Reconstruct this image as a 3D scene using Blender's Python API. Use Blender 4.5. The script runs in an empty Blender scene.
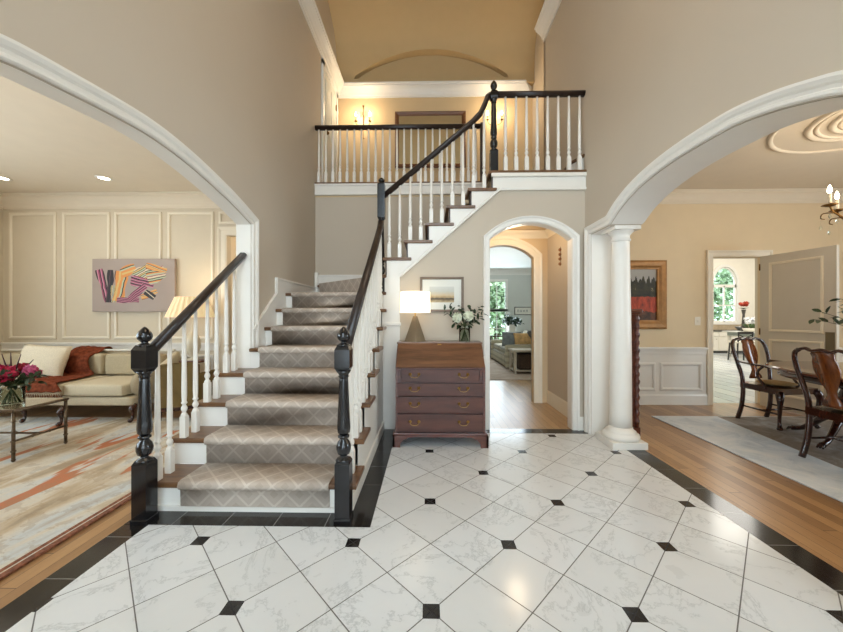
import bpy, bmesh, math, random
from mathutils import Vector, Matrix, Euler
random.seed(7)
PI = math.pi
COL = bpy.context.scene.collection

# ------------------------------------------------------------------ helpers
class MB:
    """collects shapes into one mesh"""
    def __init__(s):
        s.bm = bmesh.new(); s.mi = 0; s.smooth = False
    def _faces(s, fs):
        for f in fs:
            f.material_index = s.mi; f.smooth = s.smooth
    def box(s, x0, x1, y0, y1, z0, z1, bev=0, M=None):
        v = [s.bm.verts.new(p) for p in ((x0,y0,z0),(x1,y0,z0),(x1,y1,z0),(x0,y1,z0),(x0,y0,z1),(x1,y0,z1),(x1,y1,z1),(x0,y1,z1))]
        fs = [s.bm.faces.new([v[i] for i in q]) for q in ((3,2,1,0),(4,5,6,7),(0,1,5,4),(1,2,6,5),(2,3,7,6),(3,0,4,7))]
        s._faces(fs)
        if M is not None:
            for q in v: q.co = M @ q.co
        if bev:
            es = list({e for f in fs for e in f.edges})
            r = bmesh.ops.bevel(s.bm, geom=es, offset=bev, segments=2, affect='EDGES', profile=0.6)
            for f in r['faces']: f.material_index = s.mi
        return s
    def rings(s, rings, closed=True, cap=True, smooth=True):
        R = [[s.bm.verts.new(p) for p in r] for r in rings]
        n = len(R[0]); fs = []
        for a, b in zip(R, R[1:]):
            for i in range(n if closed else n-1):
                j = (i+1) % n
                try: fs.append(s.bm.faces.new((a[i], a[j], b[j], b[i])))
                except ValueError: pass
        for f in fs: f.material_index = s.mi; f.smooth = smooth
        if cap and closed:
            for r in (list(reversed(R[0])), R[-1]):
                try:
                    f = s.bm.faces.new(r); f.material_index = s.mi
                except ValueError: pass
        return s
    def lathe(s, prof, loc=(0,0,0), n=16, sx=1, sy=1, rot=0, smooth=True, M=None, wob=None):
        rs = []
        for r, z in prof:
            ring = []
            for i in range(n):
                a = 2*PI*i/n + rot
                k = 1 if wob is None else wob(a, z)
                p = Vector((loc[0]+max(r,1e-4)*k*math.cos(a)*sx, loc[1]+max(r,1e-4)*k*math.sin(a)*sy, loc[2]+z))
                if M is not None: p = M @ p
                ring.append(p)
            rs.append(ring)
        return s.rings(rs, smooth=smooth)
    def sweep(s, path, sec, up=(0,0,1), closed=False, smooth=True, scales=None):
        """sec: list of (side, up) offsets swept along a 3D path"""
        path = [Vector(p) for p in path]; up = Vector(up); rs = []
        m = len(path)
        for i, p in enumerate(path):
            if closed: a, b = path[i-1], path[(i+1) % m]
            else: a, b = path[max(i-1,0)], path[min(i+1,m-1)]
            t = (b-a).normalized()
            sd = t.cross(up)
            if sd.length < 1e-4: sd = t.cross(Vector((0,1,0)))
            sd.normalize(); u = sd.cross(t).normalized()
            k = scales[i] if scales else 1
            kk = k if isinstance(k, tuple) else (k, k)
            rs.append([p + sd*(q[0]*kk[0]) + u*(q[1]*kk[1]) for q in sec])
        if closed: rs.append(rs[0])
        return s.rings(rs, cap=not closed, smooth=smooth)
    def tube(s, path, r, n=8, up=(0,0,1), smooth=True):
        if not isinstance(r, (list, tuple)): r = [r]*len(path)
        sec = [(math.cos(2*PI*i/n), math.sin(2*PI*i/n)) for i in range(n)]
        return s.sweep(path, sec, up=up, smooth=smooth, scales=[q if isinstance(q, tuple) else (q, q) for q in r])
    def prism(s, pts, mp, a, b, smooth=False):
        """polygon pts (p,q) mapped with mp(p,q,d) and extruded from d=a to d=b"""
        A = [s.bm.verts.new(mp(p, q, a)) for p, q in pts]
        B = [s.bm.verts.new(mp(p, q, b)) for p, q in pts]
        n = len(pts); fs = [s.bm.faces.new(A), s.bm.faces.new(list(reversed(B)))]
        sd = [s.bm.faces.new((A[i], B[i], B[(i+1)%n], A[(i+1)%n])) for i in range(n)]
        for f in fs+sd: f.material_index = s.mi
        for f in sd: f.smooth = smooth
        return s
    def trim(s, path, prof, mp, closed=False, smooth=False):
        """moulding: 2D path mitred in its plane; prof (offset to the left, depth)"""
        n = len(path); rs = []
        for i in range(n):
            p = Vector(path[i])
            d1 = (p-Vector(path[i-1])) if (i > 0 or closed) else None
            d2 = (Vector(path[(i+1)%n])-p) if (i < n-1 or closed) else None
            if d1 is None: d1 = d2
            if d2 is None: d2 = d1
            n1 = Vector((-d1.y, d1.x)).normalized(); n2 = Vector((-d2.y, d2.x)).normalized()
            m = (n1+n2); m = m/ max(m.length_squared/2, 0.3)
            rs.append([mp(p.x+m.x*o, p.y+m.y*o, d) for o, d in prof])
        if closed: rs.append(rs[0])
        return s.rings(rs, cap=not closed, smooth=smooth)
    def quad(s, a, b, c, d):
        f = s.bm.faces.new([s.bm.verts.new(p) for p in (a,b,c,d)]); f.material_index = s.mi; return f
    def ball(s, c, r, sx=1, sy=1, sz=1, sub=2, M=None, noise=0):
        T = Matrix.Translation(c) @ (M or Matrix()) @ Matrix.Diagonal((sx, sy, sz, 1))
        g = bmesh.ops.create_icosphere(s.bm, subdivisions=sub, radius=r, matrix=T)
        for v in g['verts']:
            if noise: v.co += Vector([random.uniform(-noise, noise) for _ in range(3)])
            for f in v.link_faces: f.material_index = s.mi; f.smooth = True
        return s

def world_loc(o):
    v = Vector((0,0,0))
    while o: v += o.location; o = o.parent
    return v

def obj(name, mb, m, parent=None, local=False, smooth=False, sub=0, uv=None):
    bm = mb.bm
    bmesh.ops.remove_doubles(bm, verts=bm.verts, dist=1e-5)
    bmesh.ops.recalc_face_normals(bm, faces=bm.faces)
    if parent is not None and not local:
        off = world_loc(parent)
        for v in bm.verts: v.co -= off
    if smooth:
        for f in bm.faces: f.smooth = True
    me = bpy.data.meshes.new(name); bm.to_mesh(me); bm.free()
    for q in (m if isinstance(m, (list, tuple)) else [m]): me.materials.append(q)
    o = bpy.data.objects.new(name, me); COL.objects.link(o)
    if parent is not None: o.parent = parent
    if sub:
        md = o.modifiers.new('sub', 'SUBSURF'); md.levels = sub; md.render_levels = sub
    return o
def thing(name, label, cat, loc=(0,0,0), rz=0, group=None):
    o = bpy.data.objects.new(name, None); COL.objects.link(o)
    o.location = loc; o.rotation_euler = (0,0,rz); o.empty_display_size = 0.1
    return tag(o, label, cat, group)
def tag(o, label, cat, group=None):
    o['label'] = label; o['category'] = cat
    if group: o['group'] = group
    return o
def struct(name, mb, m, **k):
    o = obj(name, mb, m, **k); o['kind'] = 'structure'; return o
def copy_tree(o, parent=None):
    c = o.copy(); COL.objects.link(c); c.parent = parent
    for ch in list(o.children): copy_tree(ch, c)
    return c

# ------------------------------------------------------------------ materials
def srgb(r, g=None, b=None):
    if g is None: r, g, b = r
    f = lambda c: (c/255/12.92) if c/255 <= 0.04045 else ((c/255+0.055)/1.055)**2.4
    return (f(r), f(g), f(b), 1)
class NT:
    def __init__(s, name):
        s.m = bpy.data.materials.new(name); s.m.use_nodes = True
        s.t = s.m.node_tree; s.b = s.t.nodes['Principled BSDF']
    def n(s, typ, **k):
        nd = s.t.nodes.new(typ)
        for a, v in k.items(): setattr(nd, a, v)
        return nd
    def L(s, a, b): s.t.links.new(a, b)
    def math(s, op, a, b=None, c=None):
        nd = s.n('ShaderNodeMath', operation=op)
        for i, v in enumerate((a, b, c)):
            if v is None: continue
            if isinstance(v, (int, float)): nd.inputs[i].default_value = v
            else: s.L(v, nd.inputs[i])
        return nd.outputs[0]
    def mix(s, f, a, b):
        nd = s.n('ShaderNodeMix', data_type='RGBA')
        for i, v in ((0, f), (6, a), (7, b)):
            if isinstance(v, (int, float, tuple)): nd.inputs[i].default_value = v
            else: s.L(v, nd.inputs[i])
        return nd.outputs[2]
    def coord(s, kind='Object'):
        return s.n('ShaderNodeTexCoord').outputs[kind]
    def noise(s, vec, scale=5, detail=4, rough=0.5, dist=0):
        nd = s.n('ShaderNodeTexNoise'); s.L(vec, nd.inputs['Vector'])
        nd.inputs['Scale'].default_value = scale; nd.inputs['Detail'].default_value = detail
        nd.inputs['Roughness'].default_value = rough; nd.inputs['Distortion'].default_value = dist
        return nd
    def ramp(s, fac, stops, interp='LINEAR'):
        nd = s.n('ShaderNodeValToRGB'); s.L(fac, nd.inputs[0]); cr = nd.color_ramp; cr.interpolation = interp
        while len(cr.elements) < len(stops): cr.elements.new(0.5)
        for e, (p, c) in zip(cr.elements, stops): e.position = p; e.color = c
        return nd.outputs[0]
    def mapping(s, vec, scale=(1,1,1), rot=(0,0,0), loc=(0,0,0)):
        nd = s.n('ShaderNodeMapping'); s.L(vec, nd.inputs[0])
        nd.inputs['Scale'].default_value = scale; nd.inputs['Rotation'].default_value = rot; nd.inputs['Location'].default_value = loc
        return nd.outputs[0]
    def set(s, **k):
        for a, v in k.items():
            i = s.b.inputs[a.replace('_', ' ')]
            if isinstance(v, (int, float, tuple)): i.default_value = v
            else: s.L(v, i)
        return s
    def bump(s, h, strength=0.2, dist=0.01):
        nd = s.n('ShaderNodeBump'); s.L(h, nd.inputs['Height'])
        nd.inputs['Strength'].default_value = strength; nd.inputs['Distance'].default_value = dist
        s.L(nd.outputs[0], s.b.inputs['Normal']); return s

def plain(name, c, rough=0.5, metal=0, var=0.06, scale=6, bump=0, spec=0.5, stretch=(1,1,1), **k):
    t = NT(name); co = srgb(c)
    v = t.mapping(t.coord(), scale=stretch)
    nz = t.noise(v, scale, 5)
    dk = tuple(q*(1-var*2) for q in co[:3])+(1,); lt = tuple(min(1, q*(1+var)) for q in co[:3])+(1,)
    t.set(Base_Color=t.ramp(nz.outputs[0], [(0.3, dk), (0.7, lt)]), Roughness=rough, Metallic=metal)
    t.b.inputs['Specular IOR Level'].default_value = spec
    if bump: t.bump(nz.outputs[0], bump)
    for a, q in k.items(): t.b.inputs[a.replace('_', ' ')].default_value = q
    return t.m
def glow(name, c, strength, base=(240,230,210)):
    t = NT(name); t.set(Base_Color=srgb(base), Roughness=0.6)
    t.b.inputs['Emission Color'].default_value = srgb(c); t.b.inputs['Emission Strength'].default_value = strength
    return t.m
def glass(name, c=(240,248,248), rough=0.02):
    t = NT(name); t.set(Base_Color=srgb(c), Roughness=rough)
    t.b.inputs['Transmission Weight'].default_value = 1; t.b.inputs['IOR'].default_value = 1.12
    return t.m
def wood_grain(name, dark, light, rough=0.35, scale=3, axis=0, coat=0.0, contrast=1):
    t = NT(name); st = [1,1,1]; st[axis] = 0.12
    v = t.mapping(t.coord(), scale=tuple(st))
    a = t.noise(v, scale*8, 6, 0.6, 0.6); b = t.noise(v, scale*40, 3)
    f = t.math('ADD', t.math('MULTIPLY', a.outputs[0], 0.75), t.math('MULTIPLY', b.outputs[0], 0.25))
    t.set(Base_Color=t.ramp(f, [(0.32, srgb(dark)), (0.68, srgb(light))]), Roughness=rough)
    t.b.inputs['Coat Weight'].default_value = coat
    t.bump(f, 0.05, 0.003)
    return t.m
def planks(name, dark, light, axis='y', w=0.083, rough=0.3):
    t = NT(name); co = t.coord(); sp = t.n('ShaderNodeSeparateXYZ'); t.L(co, sp.inputs[0])
    x, y = sp.outputs[0], sp.outputs[1]
    if axis == 'x': x, y = y, x
    row = t.math('FLOOR', t.math('DIVIDE', x, w))
    wn = t.n('ShaderNodeTexWhiteNoise', noise_dimensions='1D'); t.L(row, wn.inputs['W'])
    yy = t.math('ADD', t.math('DIVIDE', y, 1.3), t.math('MULTIPLY', wn.outputs[0], 7.3))
    colr = t.math('FLOOR', yy)
    cb = t.n('ShaderNodeCombineXYZ'); t.L(row, cb.inputs[0]); t.L(colr, cb.inputs[1])
    wn2 = t.n('ShaderNodeTexWhiteNoise', noise_dimensions='2D'); t.L(cb.outputs[0], wn2.inputs['Vector'])
    st = (8, 1, 8) if axis == 'y' else (1, 8, 8)
    g = t.noise(t.mapping(co, scale=st), 6, 6, 0.6, 0.5)
    f = t.math('ADD', t.math('MULTIPLY', wn2.outputs[0], 0.5), t.math('MULTIPLY', g.outputs[0], 0.5))
    base = t.ramp(f, [(0.15, srgb(dark)), (0.8, srgb(light))])
    e1 = t.math('LESS_THAN', t.math('ABSOLUTE', t.math('SUBTRACT', t.math('FRACT', t.math('DIVIDE', x, w)), 0.5)), 0.483)
    e2 = t.math('LESS_THAN', t.math('ABSOLUTE', t.math('SUBTRACT', t.math('FRACT', yy), 0.5)), 0.4985)
    seam = t.math('MULTIPLY', e1, e2)
    t.set(Base_Color=t.mix(seam, srgb(tuple(int(q*0.6) for q in dark)), base), Roughness=rough)
    t.bump(seam, 0.15, 0.002)
    return t.m

def marble_floor():
    t = NT('marble_tile'); co = t.coord(); sp = t.n('ShaderNodeSeparateXYZ'); t.L(co, sp.inputs[0])
    S = 0.431; X0, Y0 = 0.014, 1.455
    x = t.math('SUBTRACT', sp.outputs[0], X0); y = t.math('SUBTRACT', sp.outputs[1], Y0)
    u = t.math('DIVIDE', t.math('ADD', x, y), S); v = t.math('DIVIDE', t.math('SUBTRACT', x, y), S)
    def near(q): return t.math('ABSOLUTE', t.math('SUBTRACT', q, t.math('ROUND', q)))
    g = t.math('MINIMUM', near(u), near(v))
    grout = t.math('LESS_THAN', g, 0.0082)
    def fold(q, off):
        a = t.math('DIVIDE', t.math('SUBTRACT', q, off), 2*S)
        return t.math('MULTIPLY', t.math('ABSOLUTE', t.math('SUBTRACT', a, t.math('ROUND', a))), 2*S)
    h = 0.037
    def dots(hh):
        a = t.math('LESS_THAN', t.math('MAXIMUM', fold(x, 0), fold(y, 0)), hh)
        b = t.math('LESS_THAN', t.math('MAXIMUM', fold(x, S), fold(y, S)), hh)
        return t.math('MAXIMUM', a, b)
    d = dots(h)
    cb = t.n('ShaderNodeCombineXYZ'); t.L(t.math('FLOOR', u), cb.inputs[0]); t.L(t.math('FLOOR', v), cb.inputs[1])
    wn = t.n('ShaderNodeTexWhiteNoise', noise_dimensions='3D'); t.L(cb.outputs[0], wn.inputs['Vector'])
    vm = t.n('ShaderNodeVectorMath', operation='MULTIPLY_ADD'); t.L(wn.outputs['Color'], vm.inputs[0])
    vm.inputs[1].default_value = (9, 9, 9); t.L(co, vm.inputs[2])
    n1 = t.noise(vm.outputs[0], 2.4, 9, 0.68, 0.5)
    vein = t.math('ABSOLUTE', t.math('SUBTRACT', n1.outputs[0], 0.5))
    base = t.ramp(vein, [(0.0, srgb(182,187,190)), (0.005, srgb(204,207,209)), (0.018, srgb(215,218,220)), (0.3, srgb(220,222,223))])
    n2 = t.noise(vm.outputs[0], 9, 4)
    base = t.mix(t.math('MULTIPLY', t.math('GREATER_THAN', n2.outputs[0], 0.68), 0.16), base, srgb(150,150,150))
    tone = t.math('MULTIPLY', wn.outputs[0], 0.35)
    base = t.mix(tone, base, srgb(202,202,198))
    c1 = t.mix(grout, base, srgb(96,94,92))
    c2 = t.mix(d, c1, srgb(26,26,28))
    t.set(Base_Color=c2, Roughness=t.math('ADD', 0.16, t.math('MULTIPLY', grout, 0.5)))
    t.bump(t.math('SUBTRACT', 1.0, t.math('MULTIPLY', grout, t.math('SUBTRACT', 1.0, d))), 0.12, 0.002)
    return t.m
def black_tile(name, px, py, ox=0, oy=0):
    t = NT(name); co = t.coord(); sp = t.n('ShaderNodeSeparateXYZ'); t.L(co, sp.inputs[0])
    def line(q, p, o): 
        a = t.math('DIVIDE', t.math('SUBTRACT', q, o), p)
        return t.math('LESS_THAN', t.math('ABSOLUTE', t.math('SUBTRACT', a, t.math('ROUND', a))), 0.0028/p)
    g = t.math('MAXIMUM', line(sp.outputs[0], px, ox), line(sp.outputs[1], py, oy))
    nz = t.noise(co, 14, 6, 0.6)
    t.set(Base_Color=t.mix(g, t.ramp(nz.outputs[0], [(0.35, srgb(22,21,21)), (0.75, srgb(46,44,42))]), srgb(120,118,115)), Roughness=0.14)
    return t.m
def lattice_carpet():
    t = NT('lattice_carpet'); uv = t.coord('UV'); sp = t.n('ShaderNodeSeparateXYZ'); t.L(uv, sp.inputs[0])
    P = 0.165
    a = t.math('DIVIDE', t.math('ADD', sp.outputs[0], sp.outputs[1]), P)
    b = t.math('DIVIDE', t.math('SUBTRACT', sp.outputs[0], sp.outputs[1]), P)
    fa = t.math('ABSOLUTE', t.math('SUBTRACT', t.math('FRACT', a), 0.5)); fb = t.math('ABSOLUTE', t.math('SUBTRACT', t.math('FRACT', b), 0.5))
    m = t.math('MAXIMUM', fa, fb)
    line = t.math('GREATER_THAN', m, 0.44)
    inner = t.math('LESS_THAN', m, 0.17)
    nz = t.noise(t.coord(), 160, 3, 0.7)
    base = t.mix(line, srgb(194,180,166), srgb(212,200,187))
    base = t.mix(t.math('MULTIPLY', inner, 0.8), base, srgb(182,168,154))
    base = t.mix(t.math('MULTIPLY', nz.outputs[0], 0.22), base, srgb(150,138,128))
    t.set(Base_Color=base, Roughness=0.95); t.b.inputs['Specular IOR Level'].default_value = 0.1
    t.bump(nz.outputs[0], 0.5, 0.004)
    return t.m

M_WALL  = plain('foyer_wall_paint', (196,184,167), 0.7, var=0.01, scale=1.5, spec=0.2)
M_WARM  = plain('hall_wall_paint', (214,190,154), 0.7, var=0.01, spec=0.2)
M_LIV   = plain('panelled_wall_paint', (214,202,180), 0.65, var=0.01, spec=0.2)
M_DIN   = plain('dining_wall_paint', (224,204,170), 0.7, var=0.01, spec=0.2)
M_GAL = plain('gallery_wall_paint', (212,186,146), 0.7, var=0.01, spec=0.2)
M_CEILW = plain('ceiling_paint', (226,214,194), 0.8, var=0.01, spec=0.1)
M_VAULT = plain('vault_paint', (200,172,128), 0.8, var=0.01, spec=0.1)
M_TRIM  = plain('white_trim_paint', (232,228,220), 0.35, var=0.01)
M_LTRIM = plain('cream_trim_paint', (232,222,202), 0.4, var=0.01)
M_COOL  = plain('pale_grey_paint', (206,206,198), 0.7, var=0.01, spec=0.2)
M_KIT   = plain('kitchen_cream_paint', (236,229,215), 0.7, var=0.01, spec=0.2)
M_BLACK = plain('black_lacquer', (20,20,23), 0.16, var=0.1, spec=0.6)
M_RAIL  = wood_grain('ebonised_handrail', (27,18,15), (44,30,24), 0.34, 3, 1, coat=0.1)
M_TREAD = wood_grain('walnut_tread', (78,52,32), (128,92,60), 0.28, 3, 0)
M_DARKW = plain('dark_stained_board', (52,34,26), 0.4)
M_CARPET= lattice_carpet()
M_MARBLE= marble_floor()
M_BORDX = black_tile('black_granite_across', 0.31, 9, ox=0.0, oy=3)
M_BORDY = black_tile('black_granite_along', 9, 0.31, ox=5, oy=0.05)
M_OAK   = planks('oak_floor', (134,98,62), (186,146,102))
M_OAKH  = planks('oak_floor_hall', (158,124,86), (196,164,124))
M_KFL   = planks('pale_kitchen_floor', (170,176,180), (205,208,208), w=0.3, rough=0.25)
M_MAHOG = wood_grain('mahogany', (58,26,20), (112,60,42), 0.28, 2.2, 0, coat=0.3)
M_MAHOF = wood_grain('mahogany_flame', (78,50,34), (124,84,58), 0.3, 2.0, 0, coat=0.3)
M_MAHOD = wood_grain('dark_mahogany', (34,14,10), (74,34,22), 0.2, 3, 2, coat=0.5)
M_SPLAT = wood_grain('burl_splat', (70,32,14), (142,78,34), 0.2, 2, 2, coat=0.5)
M_BRASS = plain('brass', (176,142,84), 0.3, 1, var=0.1)
M_OLDBR = plain('antique_brass', (128,96,56), 0.4, 1, var=0.15)
M_BRONZE= plain('bronze_metal', (118,104,88), 0.4, 0.8, var=0.2, scale=30)
M_GILT  = plain('gilt_frame', (164,118,66), 0.45, 0.3, var=0.1, scale=14, bump=0.1)
M_GLASS = glass('clear_glass')
M_CREAMF= plain('cream_linen', (214,200,174), 0.95, var=0.05, scale=60, bump=0.15, spec=0.1)
M_WHITEP= plain('off_white_paint', (226,220,206), 0.45, var=0.02)
M_LEAF  = plain('dark_leaf', (44,66,38), 0.5, var=0.3, scale=20)
M_LEAFB = plain('leaf_green', (78,108,56), 0.5, var=0.3, scale=20)
M_STEM  = plain('plant_stem', (74,84,48), 0.6)
M_PETW  = plain('white_petal', (226,230,206), 0.7, var=0.06, scale=50)
# ------------------------------------------------------------------ dimensions (metres; camera stands at x=0, y=0)
XL, XR = -1.69, 1.74          # inner faces of the foyer walls
YB = 3.80                     # face of the wall behind the desk
YW = 5.07                     # back of the stairwell = front of the gallery
YG = 6.385                    # gallery back wall
R, G, N1 = 0.1915, 0.258, 2.15
ZC = 5.56
ZL = 15*R; ZG = 17*R          # landing and gallery floors
mX = lambda p, q, d: (d, p, q)      # (y,z) profile, depth along x
mY = lambda p, q, d: (p, d, q)      # (x,z) profile, depth along y
mZ = lambda p, q, d: (p, q, d)      # (x,y) profile, depth along z
def spline(pts, k=4):
    out = []
    P = [Vector(p) for p in pts]
    for i in range(len(P)-1):
        a, b, c, d = P[max(i-1,0)], P[i], P[i+1], P[min(i+2,len(P)-1)]
        for j in range(k):
            t = j/k
            out.append(tuple(0.5*((2*b)+(c-a)*t+(2*a-5*b+4*c-d)*t*t+(3*b-a-3*c+d)*t**3)))
    out.append(tuple(P[-1])); return out
def seg_arch(x0, x1, zs, zp, n=16):
    w = (x1-x0)/2; h = zp-zs; r = (w*w+h*h)/(2*h); c = (x0+x1)/2
    a0 = math.asin(w/r)
    return [(c+r*math.sin(-a0+2*a0*i/n), zp-r+r*math.cos(-a0+2*a0*i/n)) for i in range(n+1)]

# ---- floors
FR = MB().box(XL, 1.87, -2.6, 3.68, -0.06, 0)
struct('floor', FR, M_MARBLE)
struct('floor_border_left', MB().box(-1.84, XL, -2.6, 2.17, -0.06, 0), M_BORDY)
struct('floor_border_right', MB().box(1.87, 2.04, -2.6, 3.68, -0.06, 0), M_BORDY)
struct('floor_border_stair_front', MB().box(-1.84, -0.345, 2.024, 2.30, -0.06, 0.002), M_BORDX)
struct('floor_border_stair_side', MB().box(-0.56, -0.345, 2.30, 3.68, -0.06, 0.002), M_BORDY)
struct('floor_border_back', MB().box(-0.56, 2.04, 3.68, 3.82, -0.06, 0.0015), M_BORDX)
struct('floor_living', MB().box(-7.2, -1.84, -2.6, 6.5, -0.06, -0.001), M_OAK)
struct('floor_dining', MB().box(2.04, 7.8, -2.6, 5.02, -0.06, -0.001), M_OAK)
struct('floor_hall', MB().box(-0.56, 2.035, 3.82, 5.08, -0.06, -0.001), M_OAKH)
struct('floor_family', MB().box(0.2, 3.8, 5.08, 10.7, -0.06, -0.001), M_OAKH)
struct('floor_kitchen', MB().box(3.81, 14, 5.02, 13.2, -0.06, -0.001), M_KFL)

# ---- foyer side walls with their wide arches
archR = spline([(3.29,2.12),(3.11,2.225),(2.898,2.298),(2.659,2.340),(2.40,2.356),(2.134,2.350),(1.946,2.335),(1.739,2.288),(1.572,2.232),(1.46,2.185),(1.30,2.08)])
archL = spline([(3.215,2.135),(3.01,2.196),(2.79,2.25),(2.445,2.315),(2.175,2.346),(1.96,2.349),(1.718,2.327),(1.557,2.307),(1.424,2.29),(1.31,2.269),(1.11,2.21),(0.90,2.10)])
openR = [(3.66,0),(3.66,2.13)] + [(3.30,2.13)] + archR + [(1.30,0)]
openL = [(3.215,0)] + archL + [(0.90,0)]
XTOP = 6.9
def wall_open(op, yend, ztop=XTOP):
    return [(-2.6,0),(-2.6,ztop),(yend,ztop),(yend,0)] + op
struct('wall_right', MB().prism(wall_open(openR, 5.12), mX, XR, 2.03), M_WALL)
struct('wall_left', MB().prism(wall_open(openL, YG), mX, XL, -1.82), M_WALL)
prof_arch = [(0.006,-0.002),(0.006,0.014),(0.014,0.022),(0.028,0.022),(0.034,0.014),(0.05,0.014),(0.06,0.026),(0.078,0.034),(0.092,0.034),(0.096,0.012),(0.096,-0.002)]
def inv(pr, s): return [(o*s, d) for o, d in pr]
# y decreases along the path on the way over the arch, so "left of the path" is downward: negate
pR = [(3.66,0.0),(3.66,2.13),(3.30,2.13)] + archR[1:] + [(1.30,0)]
pL = openL
struct('trim_1', MB().trim(pR, inv(prof_arch,-1), lambda p,q,d:(XR-d,p,q)), M_TRIM)
struct('trim_2', MB().trim(pL, inv(prof_arch,-1), lambda p,q,d:(XL+d,p,q)), M_TRIM)
struct('trim_3', MB().trim(pR, inv(prof_arch,-1), lambda p,q,d:(2.03+d,p,q)), M_TRIM)
struct('trim_4', MB().trim(pL, inv(prof_arch,-1), lambda p,q,d:(-1.82-d,p,q)), M_TRIM)
# white lining of both arches
def lining(path, x0, x1):
    mb = MB()
    for a, b in zip(path, path[1:]):
        d = Vector((b[0]-a[0], b[1]-a[1])); n = Vector((-d.y, d.x)).normalized()*0.006
        mb.quad((x0,a[0],a[1]),(x1,a[0],a[1]),(x1,b[0],b[1]),(x0,b[0],b[1]))
    return mb
def shrink(path, e):
    out = []
    for i, p in enumerate(path):
        a = Vector(path[max(i-1,0)]); b = Vector(path[min(i+1,len(path)-1)]); d = b-a
        n = Vector((-d.y, d.x)).normalized()*e
        out.append((p[0]+n.x, p[1]+n.y))
    return out
struct('trim_5', lining(shrink(pR, 0.003), XR+0.001, 2.029), M_TRIM)
struct('trim_6', lining(shrink(pL, 0.003), XL-0.001, -1.819), M_TRIM)

# ---- wall behind the desk: opening with a segmental arch; top follows the upper stair flight
def NX(n): return -0.505 + 0.236*(n-10)      # nosing x of upper-flight tread n
arch1 = seg_arch(0.685, 1.60, 2.12, 2.302)
op1 = [(0.685,0)] + arch1 + [(1.60,0)]
top = [(-0.50,0),(-0.50, 8*R-0.03)]
top += [(-0.50, 9*R-0.03)]
for n in range(10, 16):
    top += [(NX(n)+0.03, (n-1)*R-0.03), (NX(n)+0.03, n*R-0.032)]
top = top[:3] + top[3:]
top += [(XR, ZL-0.032), (XR, 0)]
poly = [(1.60,0)] + [(XR,0),(XR,ZL-0.032)] + list(reversed(top[1:-2])) + [(-0.50,0),(0.685,0)] + arch1
struct('wall_back', MB().prism(poly, mY, YB, YB+0.12), M_WALL)
prof_case = [(0,-0.002),(0,0.012),(0.01,0.018),(0.045,0.018),(0.052,0.026),(0.062,0.03),(0.068,0.03),(0.070,-0.002)]
def casing(name, path, mp, prof=prof_case, m=M_TRIM, s=1): return struct(name, MB().trim(path, [(o*s, d) for o, d in prof], mp), m)
casing('trim_7', op1, lambda p,q,d:(p,YB-d,q))
casing('trim_8', op1, lambda p,q,d:(p,YB+0.12+d,q))
struct('trim_9', MB().trim(op1, [(-0.004,0.0),(-0.004,0.12),(0.001,0.12),(0.001,0)], lambda p,q,d:(p,YB+d,q)), M_TRIM)
# white corner panel below the turn of the stair, and the small shelf moulding on it
struct('trim_10', MB().box(-0.50,-0.315,YB-0.0175,YB+0.01,0,1.70), M_TRIM)
struct('trim_11', MB().box(-0.50,-0.30,YB-0.034,YB,1.155,1.19,0.006), M_TRIM)
BB = [(0,0),(0,0.13),(0.004,0.145),(0.012,0.15),(0.018,0.13),(0.02,0.0)]   # baseboard (depth, z)
def base(name, a, b, side, m=M_TRIM, z=0, h=1.0):
    a, b = Vector((*a,0)), Vector((*b,0)); t = (b-a).normalized(); n = Vector((-t.y, t.x, 0))*side
    rs = [[p + n*d + Vector((0,0,z+q*h)) for d, q in BB] for p in (a, b)]
    return struct(name, MB().rings(rs, smooth=False), m)
base('baseboard_back', (-0.315,YB),(0.614,YB), -1)
base('baseboard_back_right', (1.67,YB),(XR,YB), -1)
base('baseboard_right', (XR,-2.6),(XR,1.2), 1)
base('baseboard_left', (XL,-2.6),(XL,0.8), -1)

LXA, LXB = -1.5, 1.6
# ---- stairwell back wall, gallery and landing
struct('wall_stairwell', MB().box(XL, 0.39, YW+0.001, YW+0.10, 1.3, ZG-0.03).box(0.39, XR, YW+0.001, YW+0.10, 2.78, ZG-0.03), M_WALL)
struct('floor_gallery', MB().box(XL, 3.6, YW-0.005, YG, 3.04, ZG-0.022), M_WARM)
struct('floor_gallery_boards', MB().box(XL, 3.6, YW-0.03, YG, ZG-0.022, ZG), M_TREAD)
struct('floor_landing', MB().box(NX(15)+0.03, XR, YB+0.001, YW, ZL-0.10, ZL-0.032), M_WARM)
struct('trim_12', MB().box(XL, 2.0, YW-0.03, YW, ZG-0.17, ZG-0.024).box(XL,2.0,YW-0.045,YW,ZG-0.055,ZG-0.024,0.005).box(XL,2.0,YW-0.04,YW,ZG-0.19,ZG-0.165,0.006), M_TRIM)
struct('wall_gallery_back', MB().box(XL-0.13, 3.6, YG, YG+0.12, 3.0, XTOP), M_GAL)
struct('ceiling_lunette', MB().box(LXA, LXB, YG-0.006, YG-0.001, 5.58, 6.3), M_VAULT)
struct('wall_gallery_right', MB().box(1.95, 2.05, 5.12, YG, ZG, XTOP), M_WALL)
struct('wall_gallery_return', MB().box(1.74, 2.05, 5.08, 5.13, ZG, XTOP), M_WALL)
CR = [(0,0),(0.02,0.0),(0.024,0.03),(0.034,0.04),(0.045,0.075),(0.08,0.12),(0.115,0.15),(0.125,0.155),(0.128,0.18),(0.145,0.185),(0.145,0.21),(0,0.21)]
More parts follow.
